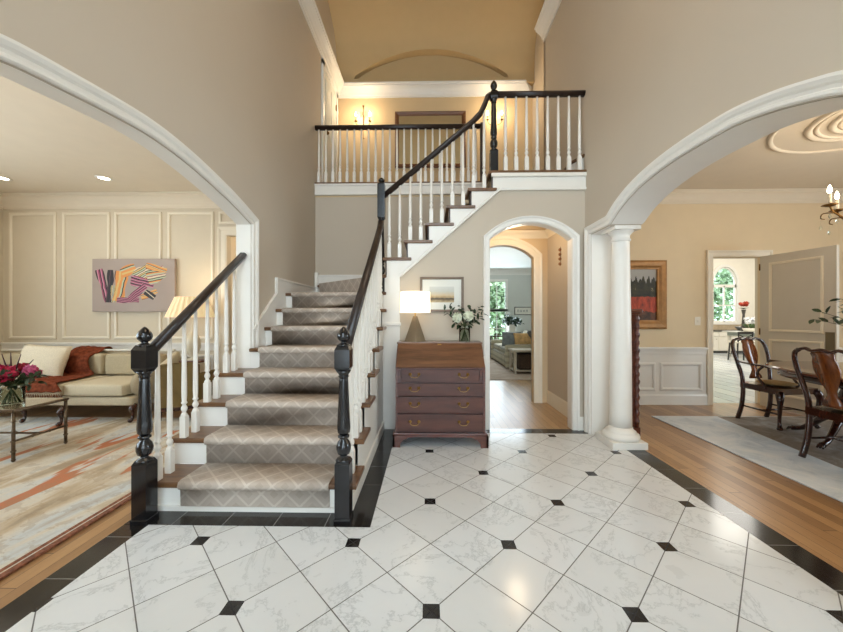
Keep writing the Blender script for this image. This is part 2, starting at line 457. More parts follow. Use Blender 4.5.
def crown(name, a, b, side, z, m=M_TRIM, k=1.0, miter=(0,0)):
    a, b = Vector((*a,0)), Vector((*b,0)); t = (b-a).normalized(); n = Vector((-t.y, t.x, 0))*side
    rs = []
    for p, mi in ((a, miter[0]), (b, -miter[1])):
        rs.append([p + n*(d*k) + t*(mi*d*k) + Vector((0,0,z+q*k)) for d, q in CR])
    return struct(name, MB().rings(rs, smooth=False), m)
ZK = ZC-0.195
crown('trim_13', (XL,-2.6),(XL,YG), -1, ZK, miter=(0,1))
crown('trim_14', (XR,-2.6),(XR,5.13), 1, ZK)
crown('trim_15', (XL,YG),(1.93,YG), -1, ZK, miter=(1,1))
# coved ceiling: rises from the back crown; the end wall cuts an arched lunette into it
cove = spline([(6.30,5.575),(6.265,5.85),(6.235,6.12),(6.10,6.36),(5.70,6.58),(5.2,6.70),(4.7,6.74)], 6) + [(1.0,6.74),(-2.6,6.74)]
LX0, LX1, LZ0, LZ1 = -1.42, 1.52, 5.665, 6.15
W = (LX1-LX0)/2; h = LZ1-LZ0; LR = (W*W+h*h)/(2*h); LC = (LX0+LX1)/2
def zstart(x):
    if x <= LX0 or x >= LX1: return None
    return LZ1-LR+math.sqrt(max(0, LR*LR-(x-LC)**2))
def cove_y(z):
    for (y0,z0),(y1,z1) in zip(cove, cove[1:]):
        if z0 <= z <= z1 and z1 > z0: return y0+(y1-y0)*(z-z0)/(z1-z0)
    return cove[0][0]
xs = [XL] + [LX0+(LX1-LX0)*i/40 for i in range(41)] + [2.05]
mb = MB(); cols = []
K = 40
for x in xs:
    z0 = zstart(x); z0 = 5.575 if z0 is None else max(z0, LZ0)
    y0 = cove_y(z0); rest = [p for p in cove if p[1] > z0+1e-4]
    # resample to a constant count
    pl = [(y0,z0)] + rest; L = [0]
    for a, b in zip(pl, pl[1:]): L.append(L[-1]+math.hypot(b[0]-a[0], b[1]-a[1]))
    row = []
    tail = 3.0
    for k in range(K+1):
        s = L[-1] if k == K else (L[-1]-6.5)*k/(K-1)
        j = 0
        while j < len(L)-2 and L[j+1] < s: j += 1
        f = (s-L[j])/max(L[j+1]-L[j],1e-6); row.append((x, pl[j][0]+(pl[j+1][0]-pl[j][0])*f, pl[j][1]+(pl[j+1][1]-pl[j][1])*f))
    cols.append(row)
mb.rings(cols, closed=False, cap=False)
struct('ceiling', mb, M_VAULT)
mb = MB()
pts = [(x, zstart(x) or LZ0) for x in xs[1:-1]]
rs = [[(x, cove_y(max(z,LZ0)), z), (x, YG, z)] for x, z in pts]
mb.rings(rs, closed=False, cap=False)
struct('ceiling_lunette_soffit', mb, M_VAULT)
struct('ceiling_cove_foot', MB().prism([(cove_y(5.575),5.575),(cove_y(LZ0),LZ0),(YG,LZ0),(YG,5.575)], mX, LX0, LX1), M_VAULT)
struct('ceiling_roof', MB().box(-1.9, 3.7, -2.7, 6.6, XTOP, XTOP+0.05), M_VAULT)
struct('ceiling_ledge', MB().box(XL, 2.0, 6.26, YG, 5.55, 5.575), M_VAULT)
# door at the end of the gallery, in the left wall
dm = MB().box(XL, XL+0.03, 5.36, 5.45, ZG, 5.34).box(XL, XL+0.03, 6.17, 6.26, ZG, 5.34).box(XL, XL+0.03, 5.36, 6.26, 5.27, 5.36)
struct('door_1_casing', dm, M_TRIM)
dm = MB().box(XL, XL+0.012, 5.45, 6.17, ZG, 5.27)
for z0, z1 in ((ZG+0.15, 4.15),(4.28,5.15)):
    for y0, y1 in ((5.53,5.78),(5.86,6.10)): dm.box(XL+0.01, XL+0.02, y0, y1, z0, z1, 0.006)
d1 = struct('door_1', dm, M_COOL)
obj('door_handle', MB().ball((XL+0.05, 5.52, 4.25), 0.03), M_OLDBR, d1)
obj('hinge', MB().box(XL+0.01,XL+0.03,6.15,6.17,5.0,5.1), M_OLDBR, d1)

# ---- outer shell behind the camera: front wall with daylight windows and door
WIN_F = [(-1.35,-0.75,0.3,2.3),(0.75,1.35,0.3,2.3),(-1.2,1.2,3.2,5.2)]
def wall_holes(x0, x1, z0, z1, holes, mp, a, b, m, name):
    """grid-cut wall with rectangular holes"""
    xs = sorted({x0,x1,*[h[0] for h in holes],*[h[1] for h in holes]}); zs = sorted({z0,z1,*[h[2] for h in holes],*[h[3] for h in holes]})
    mb = MB()
    for i in range(len(xs)-1):
        for j in range(len(zs)-1):
            cx, cz = (xs[i]+xs[i+1])/2, (zs[j]+zs[j+1])/2
            if any(h[0]<cx<h[1] and h[2]<cz<h[3] for h in holes): continue
            mb.prism([(xs[i],zs[j]),(xs[i+1],zs[j]),(xs[i+1],zs[j+1]),(xs[i],zs[j+1])], mp, a, b)
    return struct(name, mb, m)
wall_holes(-1.9, 2.1, 0, XTOP, WIN_F+[(-0.5,0.5,0,2.25)], mY, -2.7, -2.6, M_WALL, 'wall_front')
dm = MB().box(-0.5,0.5,-2.68,-2.63,0.005,2.25)
for z0, z1 in ((0.2,0.95),(1.1,2.1)):
    for x0, x1 in ((-0.38,-0.05),(0.05,0.38)): dm.box(x0,x1,-2.635,-2.615,z0,z1,0.008)
d2 = struct('door_2', dm, M_BLACK)
obj('door_handle', MB().ball((0.42,-2.57,1.0),0.03), M_BRASS, d2)
for i, (x0,x1,z0,z1) in enumerate(WIN_F):
    mb = MB()
    for k in range(3 if x1-x0 < 1 else 5):
        q = x0+(x1-x0)*k/((2 if x1-x0 < 1 else 4)); mb.box(q-0.02,q+0.02,-2.69,-2.61,z0,z1)
    for k in range(5):
        q = z0+(z1-z0)*k/4; mb.box(x0,x1,-2.69,-2.61,q-0.02,q+0.02)
    w = struct('window_%d' % (i+1), mb, M_TRIM)
    obj('pane', MB().box(x0,x1,-2.655,-2.65,z0,z1), M_GLASS, w)

# ---- living room (left)
YLV = 4.90
wall_holes(-6.42, -1.82, 0, 3.03, [(-2.93,-2.10,0,2.435)], mY, YLV, YLV+0.1, M_LIV, 'wall_living_back')
wall_holes(-2.6, YLV, 0, 3.03, [(-1.2,0.6,0.6,2.5),(1.5,3.3,0.6,2.5)], lambda p,q,d:(d,p,q), -6.37, -6.27, M_LIV, 'wall_living_left')
struct('wall_living_front', MB().box(-6.37,-1.82,-2.7,-2.6,0,3.03), M_LIV)
struct('ceiling_living', MB().box(-6.37,-1.82,-2.7,6.5,3.03,3.038), M_CEILW)
for i, (y0,y1) in enumerate(((-1.2,0.6),(1.5,3.3))):
    mb = MB()
    for k in range(5): q = y0+(y1-y0)*k/4; mb.box(-6.36,-6.28,q-0.02,q+0.02,0.6,2.5)
    for k in range(5): q = 0.6+1.9*k/4; mb.box(-6.36,-6.28,y0,y1,q-0.02,q+0.02)
    w = struct('window_%d' % (i+4), mb, M_TRIM); obj('pane', MB().box(-6.325,-6.32,y0,y1,0.6,2.5), M_GLASS, w)
crown('trim_16', (-6.27,YLV),(-1.82,YLV), -1, 2.83, M_CEILW, 0.95, (1,0))
crown('trim_17', (-6.27,-2.6),(-6.27,YLV), -1, 2.83, M_LTRIM, 0.95, (0,1))
# raised panel mouldings of the back wall
pan = [(-6.17,-5.46),(-5.37,-4.66),(-4.59,-3.89),(-3.80,-3.12)]
PM = [(0,0),(0,0.012),(0.012,0.02),(0.03,0.02),(0.04,0.01),(0.042,0)]
k = 18
def rect(x0,x1,z0,z1): return [(x0,z0),(x1,z0),(x1,z1),(x0,z1)]
for x0, x1 in pan:
    struct('trim_%d' % k, MB().trim(rect(x0,x1,0.925,2.785), PM, lambda p,q,d:(p,YLV-d,q), closed=True), M_LTRIM); k += 1
    struct('trim_%d' % k, MB().trim(rect(x0,x1,0.22,0.70), PM, lambda p,q,d:(p,YLV-d,q), closed=True), M_TRIM); k += 1
struct('trim_%d' % k, MB().trim(rect(-3.045,-1.95,2.60,2.785), PM, lambda p,q,d:(p,YLV-d,q), closed=True), M_LTRIM); k += 1
struct('trim_%d' % k, MB().box(-6.27,-3.065,YLV-0.035,YLV,0.84,0.875,0.006).box(-6.27,-3.065,YLV-0.018,YLV,0.76,0.84), M_TRIM); k += 1
base('baseboard_living', (-6.27,YLV),(-3.065,YLV), -1)
casing('trim_%d' % k, [(-2.93,0),(-2.93,2.435),(-2.10,2.435),(-2.10,0)], lambda p,q,d:(p,YLV-d,q), [(o*1.8,d) for o,d in prof_case], M_LTRIM); k += 1
struct('wall_closet_back', MB().box(-3.6,-1.7,6.3,6.4,0,3.03), M_KIT)
struct('wall_closet_left', MB().box(-3.65,-3.55,5.0,6.4,0,3.03), M_KIT)
struct('wall_closet_right', MB().box(-1.82,-1.70,5.0,6.4,0,3.03), M_KIT)

# ---- dining room (right)
YD = 4.92
wall_holes(2.03, 7.8, 0, 3.03, [(4.052,4.775,0,2.102)], mY, YD, YD+0.1, M_DIN, 'wall_dining_back')
wall_holes(-2.6, YD, 0, 3.03, [(0.2,2.2,0.5,2.5)], mX, 7.3, 7.4, M_DIN, 'wall_dining_right')
struct('wall_dining_front', MB().box(2.03,7.3,-2.7,-2.6,0,3.03), M_DIN)
struct('ceiling_dining', MB().box(2.03,7.3,-2.7,YD,3.03,3.09), M_CEILW)
mb = MB()
for q in range(5): t_ = 0.2+0.5*q; mb.box(7.31,7.39,t_-0.02,t_+0.02,0.5,2.5)
for q in range(5): t_ = 0.5+0.5*q; mb.box(7.31,7.39,0.2,2.2,t_-0.02,t_+0.02)
w = struct('window_6', mb, M_TRIM); obj('pane', MB().box(7.35,7.355,0.2,2.2,0.5,2.5), M_GLASS, w)
crown('trim_%d' % k, (2.03,YD),(7.3,YD), -1, 2.86, M_CEILW, 0.8); k += 1
casing('trim_%d' % k, [(4.052,0),(4.052,2.102),(4.775,2.102),(4.775,0)], lambda p,q,d:(p,YD-d,q), [(o*1.35,d) for o,d in prof_case], M_LTRIM); k += 1
for x0, x1 in ((2.1,2.6),(2.68,3.235),(3.30,3.89),(4.95,5.6),(5.7,6.4)):
    struct('trim_%d' % k, MB().trim(rect(x0,x1,0.20,0.60), PM, lambda p,q,d:(p,YD-0.012-d,q), closed=True), M_TRIM); k += 1
struct('trim_%d' % k, MB().box(2.03,3.955,YD-0.012,YD,0,0.77).box(4.87,7.3,YD-0.012,YD,0,0.77), M_TRIM); k += 1
struct('trim_%d' % k, MB().box(2.03,3.955,YD-0.05,YD,0.785,0.82,0.006).box(4.87,7.3,YD-0.05,YD,0.785,0.82,0.006).box(2.03,3.955,YD-0.025,YD,0.72,0.79,0.004).box(4.87,7.3,YD-0.025,YD,0.72,0.79,0.004), M_TRIM); k += 1
base('baseboard_dining', (2.03,YD-0.012),(3.955,YD-0.012), -1)
# ceiling medallion: concentric plaster rings
mb = MB()
for r, w_, h_ in ((0.80,0.022,0.02),(0.54,0.03,0.022),(0.49,0.018,0.016),(0.39,0.03,0.022),(0.345,0.018,0.016),(0.30,0.02,0.03),(0.15,0.03,0.04)):
    n = 64
    sec = [(w_*math.cos(a*PI/4), h_*math.sin(a*PI/4)) for a in range(8)]
    mb.sweep([(4.03+r*math.cos(2*PI*i/n), 2.95+r*math.sin(2*PI*i/n), 3.03) for i in range(n)], sec, closed=True)
mb.lathe([(0,0),(0.12,0),(0.10,-0.03),(0,-0.035)], (4.03,2.95,3.03), 24)
struct('trim_medallion', mb, M_CEILW)

# ---- hall behind the arch
struct('wall_hall_right', MB().box(1.75,1.85,YB+0.12,5.0,0,2.6), M_WARM)
struct('wall_hall_left', MB().box(0.40,0.50,YB+0.12,5.0,0,2.6), M_WARM)
struct('ceiling_hall', MB().box(0.4,1.85,YB+0.12,5.1,2.50,2.56), M_WARM)
arch2 = seg_arch(0.66, 1.538, 2.11, 2.298)
op2 = [(0.66,0)] + arch2 + [(1.538,0)]
poly = [(1.538,0),(1.75,0),(1.75,2.55),(0.45,2.55),(0.45,0),(0.66,0)] + arch2
struct('wall_hall_back', MB().prism(poly, mY, 4.98, 5.08), M_WARM)
pc2 = [(o*1.7,d) for o,d in prof_case]
casing('trim_%d' % k, op2, lambda p,q,d:(p,4.98-d,q), pc2, M_LTRIM); k += 1
casing('trim_%d' % k, op2, lambda p,q,d:(p,5.08+d,q), pc2, M_LTRIM); k += 1
crown('trim_%d' % k, (0.5,4.98),(1.75,4.98), -1, 2.39, M_LTRIM, 0.5); k += 1
crown('trim_%d' % k, (1.75,3.92),(1.75,4.98), 1, 2.39, M_LTRIM, 0.5); k += 1
base('baseboard_hall', (1.75,3.92),(1.75,4.98), 1, M_LTRIM, h=1.25)

# ---- family room at the end of the hall
YF = 10.5
FW = [(1.87,2.38,1.48,2.32),(1.87,2.38,0.35,1.40)]
wall_holes(0.3, 3.7, 0, 2.75, FW, mY, YF, YF+0.1, M_COOL, 'wall_family_back')
struct('wall_family_left', MB().box(0.2,0.3,5.08,YF,0,2.75), M_COOL)
struct('wall_family_right', MB().box(3.7,3.8,5.08,YF+0.1,0,3.1), M_COOL)
struct('wall_family_front', MB().prism([(1.538,0),(3.7,0),(3.7,2.75),(0.3,2.75),(0.3,0),(0.66,0)]+arch2, mY, 5.08, 5.10), M_COOL)
struct('ceiling_family', MB().box(0.2,3.8,5.08,YF+0.1,2.70,2.76), M_COOL)
crown('trim_%d' % k, (0.3,YF),(3.7,YF), -1, 2.52, M_TRIM, 0.9); k += 1
for i, (x0,x1,z0,z1) in enumerate(FW):
    mb = MB()
    for a,b,c,d in ((x0-0.07,x0,z0-0.07,z1+0.07),(x1,x1+0.07,z0-0.07,z1+0.07)): mb.box(a,b,YF-0.03,YF+0.02,c,d)
    mb.box(x0,x1,YF-0.03,YF+0.02,z1,z1+0.07).box(x0,x1,YF-0.03,YF+0.02,z0-0.07,z0)
    mb.box((x0+x1)/2-0.012,(x0+x1)/2+0.012,YF+0.02,YF+0.05,z0,z1)
    if i: mb.box(x0,x1,YF+0.02,YF+0.05,(z0+z1)/2-0.012,(z0+z1)/2+0.012)
    w = struct('window_%d' % (i+7), mb, M_TRIM); obj('pane', MB().box(x0,x1,YF+0.06,YF+0.065,z0,z1), M_GLASS, w)

# ---- kitchen seen through the dining-room doorway
YK = 12.3
kx0, kx1, kz0, kz1 = 10.12, 10.96, 1.05, 2.33
karc = [((kx0+kx1)/2+(kx1-kx0)/2*math.cos(PI-PI*i/16), kz1+0.06+0.62*math.sin(PI*i/16)) for i in range(17)]
poly = [(3.9,0),(3.9,4.2),(14,4.2),(14,0),(11.5,0),(11.5,0.01)]
mb = MB()
mb.prism([(3.9,0),(kx0,0),(kx0,4.2),(3.9,4.2)], mY, YK, YK+0.12).prism([(kx1,0),(14,0),(14,4.2),(kx1,4.2)], mY, YK, YK+0.12)
mb.prism([(kx0,0),(kx1,0),(kx1,kz0),(kx0,kz0)], mY, YK, YK+0.12)
mb.prism([(kx0,4.2)]+karc+[(kx1,4.2)], mY, YK, YK+0.12)
struct('wall_kitchen_back', mb, M_KIT)
struct('wall_kitchen_left', MB().box(3.8,3.9,5.02,YK,0,4.2), M_KIT)
struct('wall_kitchen_right', MB().box(13.9,14,5.02,YK,0,4.2), M_KIT)
struct('wall_kitchen_front', MB().box(3.9,4.052,5.02,5.06,0,4.2).box(4.775,14,5.02,5.06,0,4.2).box(4.052,4.775,5.02,5.06,2.102,4.2), M_KIT)
struct('ceiling_kitchen', MB().box(3.8,14,5.02,YK+0.1,4.2,4.26), M_KIT)
mb = MB()
fp = [(kx0,kz0)]+karc+[(kx1,kz0)]
mb.trim(fp, [(0,0),(0,0.05),(0.09,0.05),(0.09,0)], lambda p,q,d:(p,YK-d,q), closed=True)
mb.trim(fp, [(-0.05,0),(-0.05,0.05),(0,0.05),(0,0)], lambda p,q,d:(p,YK+0.05-d,q), closed=True)
mb.box(kx0,kx1,YK,YK+0.05,kz1-0.05,kz1+0.05).box((kx0+kx1)/2-0.02,(kx0+kx1)/2+0.02,YK,YK+0.05,kz0,kz1)
mb.box(kx0,kx1,YK+0.01,YK+0.04,1.62,1.66)
w = struct('window_9', mb, M_TRIM); obj('pane', MB().prism(fp, mY, YK+0.06, YK+0.065), M_GLASS, w)
# ------------------------------------------------------------------ staircase
def NY(n): return N1 + G*(n-1)
st = thing('staircase', 'white and walnut stair with a taupe lattice carpet runner, turning right up to the landing', 'staircase', (-1.1, 2.2, 0))
T_ = 0.036
def tread_poly(pts, z, m=M_TREAD, name='tread'):
    mb = MB().prism(pts, mZ, z-T_, z)
    bmesh.ops.bevel(mb.bm, geom=[e for e in mb.bm.edges if abs(e.verts[0].co.z-e.verts[1].co.z)<1e-6], offset=0.009, segments=2, affect='EDGES', profile=0.5)
    return obj(name, mb, m, st)
for n in range(1, 8):
    xl = -1.875 if n <= 4 else XL-0.001
    tread_poly([(xl,NY(n)),(-0.455,NY(n)),(-0.455,NY(n)+G+0.028),(xl,NY(n)+G+0.028)], n*R)
tread_poly([(XL,NY(8)),(-0.58,NY(8)),(-0.58,3.765),(-0.465,3.765),(-0.465,3.90),(-0.60,4.04),(XL,5.09)], 8*R)
tread_poly([(XL,5.07),(-0.60,3.99),(-0.58,3.765),(-0.465,3.765),(-0.465,5.07)], 9*R)
for n in range(1, 9):
    x0 = -1.80 if n <= 4 else XL
    obj('riser', MB().box(x0, -0.505, NY(n)+0.03, NY(n)+0.046, (n-1)*R, n*R-T_), M_TRIM, st)
# winder risers
def wall_between(a, b, th, z0, z1):
    a, b = Vector((*a,0)), Vector((*b,0)); t = (b-a).normalized(); s = Vector((-t.y,t.x,0))*th
    return MB().prism([(a.x,a.y),(b.x,b.y),(b.x+s.x,b.y+s.y),(a.x+s.x,a.y+s.y)], mZ, z0, z1)
obj('riser', wall_between((XL,5.05+0.05),(-0.60,4.02),0.016, 8*R, 9*R-T_), M_TRIM, st)
for n in range(10, 16):
    if n < 15:
        tread_poly([(NX(n),3.765),(NX(n+1)+0.085,3.765),(NX(n+1)+0.085,3.80),(NX(n+1)+0.03,YW),(NX(n),YW)], n*R)
    obj('riser', MB().box(NX(n)+0.03, NX(n)+0.045, 3.79, YW, (n-1)*R, n*R-T_), M_DARKW, st)
tread_poly([(NX(15),3.765),(XR,3.765),(XR,YW),(NX(15),YW)], 15*R, name='landing_board')
obj('riser', MB().box(0.80,XR,4.64,4.66,ZL,ZL+R-T_), M_TRIM, st)
tread_poly([(0.80,4.62),(XR,4.62),(XR,YW),(0.80,YW)], 16*R)
tread_poly([(1.66,3.98),(1.73,3.80),(1.735,3.80),(1.735,4.2),(1.66,4.2)], 16*R, name='corner_tread')
obj('riser', MB().prism([(1.675,3.99),(1.738,3.83),(1.738,4.2),(1.675,4.2)], mZ, ZL, 16*R-T_), M_TRIM, st)
# strings
saw = [(2.185,0.0)]
for n in range(1, 8):
    saw += [(NY(n)+0.03,n*R-T_),(NY(n+1)+0.03,n*R-T_)]
sawR = [p for p in saw if p[0] < 3.8] + [(3.80, 7*R-T_),(3.80,0)]
obj('string', MB().prism(sawR, mX, -0.545, -0.50), M_TRIM, st)
sawL = [p for p in saw if p[0] < 3.21] + [(3.212, 4*R-T_),(3.212,0)]
obj('string', MB().prism(sawL, mX, -1.845, -1.80), M_TRIM, st)
mb = MB()
low = [(NX(10)+0.05, 9*R-T_)]
top_ = []
for n in range(10, 16):
    top_ += [(NX(n)+0.045,(n-1)*R-T_),(NX(n)+0.045,n*R-T_)]
prof = [(-0.455, 9*R-T_)] + top_ + [(XR,ZL-T_),(XR,2.655),(0.80,2.655),(-0.30,1.70),(-0.455,1.70)]
obj('string', MB().prism(prof, mY, YB-0.018, YB+0.002), M_TRIM, st)
obj('string_moulding', MB().trim([(-0.30,1.70),(0.80,2.655),(XR,2.655)], [(0,0.018),(0,0.03),(0.022,0.034),(0.03,0.018)], lambda p,q,d:(p,YB-d,q)), M_TRIM, st)
obj('string_moulding', MB().box(0.70,XR,YB-0.045,YB-0.017,2.80,2.84,0.006), M_TRIM, st)
obj('base_moulding', MB().box(-1.80,-0.50,2.165,2.182,0.002,0.032), M_TRIM, st)
obj('base_moulding', MB().box(-0.50,-0.484,2.16,3.78,0.002,0.10,0.003), M_TRIM, st)
# skirt boards on the walls beside the steps
sk = [(3.222,0.62),(3.222,1.14),(3.34,1.232),(3.72,1.515),(3.72,1.69),(5.07,1.69),(5.07,1.38),(4.0,1.38)]
obj('skirt_board', MB().prism(sk, mX, XL+0.001, XL+0.018), M_TRIM, st)
obj('skirt_moulding', MB().trim([(3.222,1.14),(3.34,1.232),(3.72,1.515),(3.72,1.69),(5.05,1.69)], [(0,0.016),(0,0.03),(-0.02,0.03),(-0.024,0.016)], lambda p,q,d:(XL+d,p,q)), M_TRIM, st)
obj('skirt_board', MB().box(XL+0.03,-0.50,YW-0.018,YW-0.001,1.54,1.872).box(XL+0.03,-0.5,YW-0.03,YW-0.001,1.85,1.878,0.005), M_TRIM, st)
obj('corner_block', MB().box(XL+0.002,XL+0.05,YW-0.045,YW-0.001,1.54,1.91,0.004), M_TRIM, st)

# carpet runner with UVs measured along the climb
def runner():
    x0, x1 = -1.60, -0.632; t = 0.012
    pts = []
    for n in range(1, 9):
        y = NY(n); z = n*R; zb = (n-1)*R
        pts += [(y+0.03, (0.034 if n == 1 else zb+0.002), -1, 0)]
        pts += [(y+0.028, z-0.045, -1, 0), (y+0.006, z-0.036, -0.8,-0.5), (y-0.002, z-0.018, -1, 0), (y+0.004, z-0.003, -0.7, 0.7), (y+0.02, z, 0, 1)]
        if n < 8: pts += [(y+G+0.02, z, 0, 1)]
    bm = bmesh.new(); uvl = bm.loops.layers.uv.new('UVMap'); s = 0; prev = None; rows = []
    for y, z, ny, nz in pts:
        o = (y+ny*t, z+nz*t)
        if prev: s += math.hypot(o[0]-prev[0], o[1]-prev[1])
        prev = o
        rows.append(([bm.verts.new(p) for p in ((x0,y,z),(x0,*o),(x1,*o),(x1,y,z))], s))
    for (a, sa), (b, sb) in zip(rows, rows[1:]):
        for i in range(4):
            j = (i+1)%4
            try: f = bm.faces.new((a[i],a[j],b[j],b[i]))
            except ValueError: continue
            f.smooth = i == 1
            for l, v in zip(f.loops, ((a[i].co.x,sa),(a[j].co.x,sa),(b[j].co.x,sb),(b[i].co.x,sb))): l[uvl].uv = v
    s0 = s
    def flat(poly, z, th, u0=0, v0=0):
        B = [bm.verts.new((p[0],p[1],z)) for p in poly]; A = [bm.verts.new((p[0],p[1],z+th)) for p in poly]
        fs = [bm.faces.new(A)] + [bm.faces.new((B[i],B[(i+1)%len(B)],A[(i+1)%len(B)],A[i])) for i in range(len(B))]
        for f in fs:
            for l in f.loops: l[uvl].uv = (l.vert.co.x+u0, l.vert.co.y+l.vert.co.z+v0)
    flat([(-1.60,NY(8)+0.02),(-0.632,NY(8)+0.02),(-0.64,4.04),(-1.55,4.92)], 8*R, t, 0, s0-NY(8)-8*R)
    # riser and tread of the winder
    a, b = Vector((-1.56,4.945)), Vector((-0.64,4.065)); d = (b-a).normalized(); nn = Vector((d.y,-d.x))
    for k_ in (0,):
        q = [a+nn*0.0, b+nn*0.0]
        lo = [bm.verts.new((p.x+nn.x*0.012,p.y+nn.y*0.012,8*R+0.01)) for p in (a,b)]
        hi = [bm.verts.new((p.x+nn.x*0.04,p.y+nn.y*0.04,9*R+0.012)) for p in (a,b)]
        bk = [bm.verts.new((p.x-nn.x*0.02,p.y-nn.y*0.02,9*R+0.012)) for p in (a,b)]
        for q4, vv in (((lo[0],lo[1],hi[1],hi[0]),(0,0,R,R)),((hi[0],hi[1],bk[1],bk[0]),(R,R,R+.06,R+.06))):
            f = bm.faces.new(q4)
            for l, v in zip(f.loops, vv): l[uvl].uv = (l.vert.co.x*1.3, s0+1+v)
    flat([(-1.54,4.96),(-0.64,4.085),(-0.49,4.1),(-0.49,5.04),(-1.5,5.04)], 9*R, t, 0, 0)
    me = bpy.data.meshes.new('carpet_runner')
    off = world_loc(st)
    for v in bm.verts: v.co -= off
    bmesh.ops.recalc_face_normals(bm, faces=bm.faces)
    bm.to_mesh(me); bm.free(); me.materials.append(M_CARPET)
    o = bpy.data.objects.new('carpet_runner', me); COL.objects.link(o); o.parent = st
    o['label'] = 'taupe carpet runner with a pale lattice pattern'
runner()

# ------------------------------------------------------------------ railings
_bal = {}
def bal_mesh(h, bs=0.165):
    key = round(h, 3)
    if key in _bal: return _bal[key]
    mb = MB(); mb.box(-0.021,0.021,-0.021,0.021,0,bs-0.01,0.003)
    k = (h-bs-0.13)
    pr = [(0.021,bs-0.012),(0.022,bs),(0.014,bs+0.012),(0.011,bs+0.02),(0.017,bs+0.03),(0.021,bs+0.042),(0.018,bs+0.056),(0.012,bs+0.066),(0.0115,bs+0.075),(0.019,bs+0.082),(0.019,bs+0.09),(0.0145,bs+0.096),(0.0165,bs+0.13),(0.0175,bs+0.16),(0.015,bs+0.13+k*0.45),(0.0115,h)]
    mb.lathe(pr, n=10)
    bm = mb.bm; bmesh.ops.recalc_face_normals(bm, faces=bm.faces)
    me = bpy.data.meshes.new('baluster'); bm.to_mesh(me); bm.free(); me.materials.append(M_TRIM)
    _bal[key] = me; return me
def baluster(root, x, y, z, h):
    o = bpy.data.objects.new('baluster', bal_mesh(h)); COL.objects.link(o); o.parent = root
    o.location = Vector((x,y,z)) - world_loc(root)
RS = [(-0.018,-0.028),(0.018,-0.028),(0.022,-0.016),(0.031,-0.008),(0.034,0.004),(0.030,0.018),(0.018,0.028),(-0.018,0.028),(-0.030,0.018),(-0.034,0.004),(-0.031,-0.008),(-0.022,-0.016)]
def newel(root, x, y, z, H=1.197, b1=0.385, u0=0.915, u1=1.085, w=0.045, ball=True, name='newel_post'):
    mb = MB()
    q2 = w*1.4142; mb.lathe([(q2,0),(q2,b1-0.028),(q2*0.74,b1-0.004)], n=4, rot=PI/4, smooth=False)
    if ball: mb.box(-w-0.006,w+0.006,-w-0.006,w+0.006,0,0.03,0.004)
    L = u0-b1
    pr = [(w*1.1,b1-0.014),(w*0.9,b1-0.002),(0.5*w,b1+0.008),(0.45*w,b1+0.016),(0.8*w,b1+0.026),(0.98*w,b1+0.05),(1.0*w,b1+0.072),(0.85*w,b1+0.096),(0.55*w,b1+0.114),(0.5*w,b1+0.12),(0.78*w,b1+0.128),(0.78*w,b1+0.138),(0.55*w,b1+0.146)]
    mb.lathe(pr, n=20)
    a = b1+0.146
    mb.lathe([(0.55*w,a),(0.85*w,a+0.012),(0.92*w,a+0.04),(0.86*w,a+0.09),(0.62*w,u0-0.05),(0.60*w,u0-0.03)], n=32, wob=lambda t,q:1-0.09*abs(math.sin(t*5)))
    mb.lathe([(0.62*w,u0-0.032),(0.75*w,u0-0.026),(0.62*w,u0-0.018),(0.8*w,u0-0.006),(w,u0+0.01)], n=20)
    ch_ = 0.03 if u1-u0 < 0.3 else 0.012; mb.lathe([(q2*0.70,u0),(q2*1.03,u0+ch_),(q2*1.03,u1-ch_),(q2*0.70,u1)], n=4, rot=PI/4, smooth=False)
    o = obj(name, mb, M_BLACK, root, local=True); o.location = Vector((x,y,z))-world_loc(root)
    k = (H-u1)/0.112
    fm = MB().lathe([(w*0.95,u1-0.006),(0.72*w,u1+0.004*k),(0.42*w,u1+0.011*k),(0.40*w,u1+0.018*k),(0.62*w,u1+0.024*k),(0.84*w,u1+0.036*k),(0.93*w,u1+0.05*k),(0.9*w,u1+0.064*k),(0.74*w,u1+0.08*k),(0.5*w,u1+0.094*k),(0.26*w,u1+0.105*k),(0.08*w,u1+0.111*k),(0,H)], n=20, wob=lambda t,q:1-0.05*abs(math.sin(t*4)))
    obj('finial', fm, M_BLACK, o, local=True)
    return o
def pitch(y): return 1.055+0.743*(y-2.15)
# left railing of the lower flight
rl = thing('stair_railing', 'short left stair railing running from the black newel up to the white arch jamb', 'railing', (-1.755, 2.1, 0))
newel(rl, -1.748, 2.065, 0)
obj('handrail', MB().sweep([(-1.762,2.09,pitch(2.09)),(-1.762,3.212,pitch(3.212))], RS), M_RAIL, rl)
for n in range(1, 5):
    for q in (0.025, 0.145):
        y = NY(n)+q
        if n == 1 and q < 0.1: y += 0.015
        baluster(rl, -1.768, y, n*R, pitch(y)-0.024-n*R)
# right railing of the lower flight
rr = thing('stair_railing', 'long stair railing between the right foot newel and the black post at the turn', 'railing', (-0.523, 2.1, 0))
newel(rr, -0.523, 2.10, 0)
obj('handrail', MB().sweep([(-0.523,2.12,pitch(2.12)),(-0.523,3.50,pitch(3.50)),(-0.523,3.68,pitch(3.68)+0.01),(-0.523,3.77,pitch(3.77)+0.05)], RS), M_RAIL, rr)
for n in range(1, 8):
    for q in (0.045, 0.168):
        y = NY(n)+q
        if n == 1 and q < 0.1: y += 0.015
        if y < 3.76: baluster(rr, -0.523, y, n*R, pitch(y)-0.024-n*R)
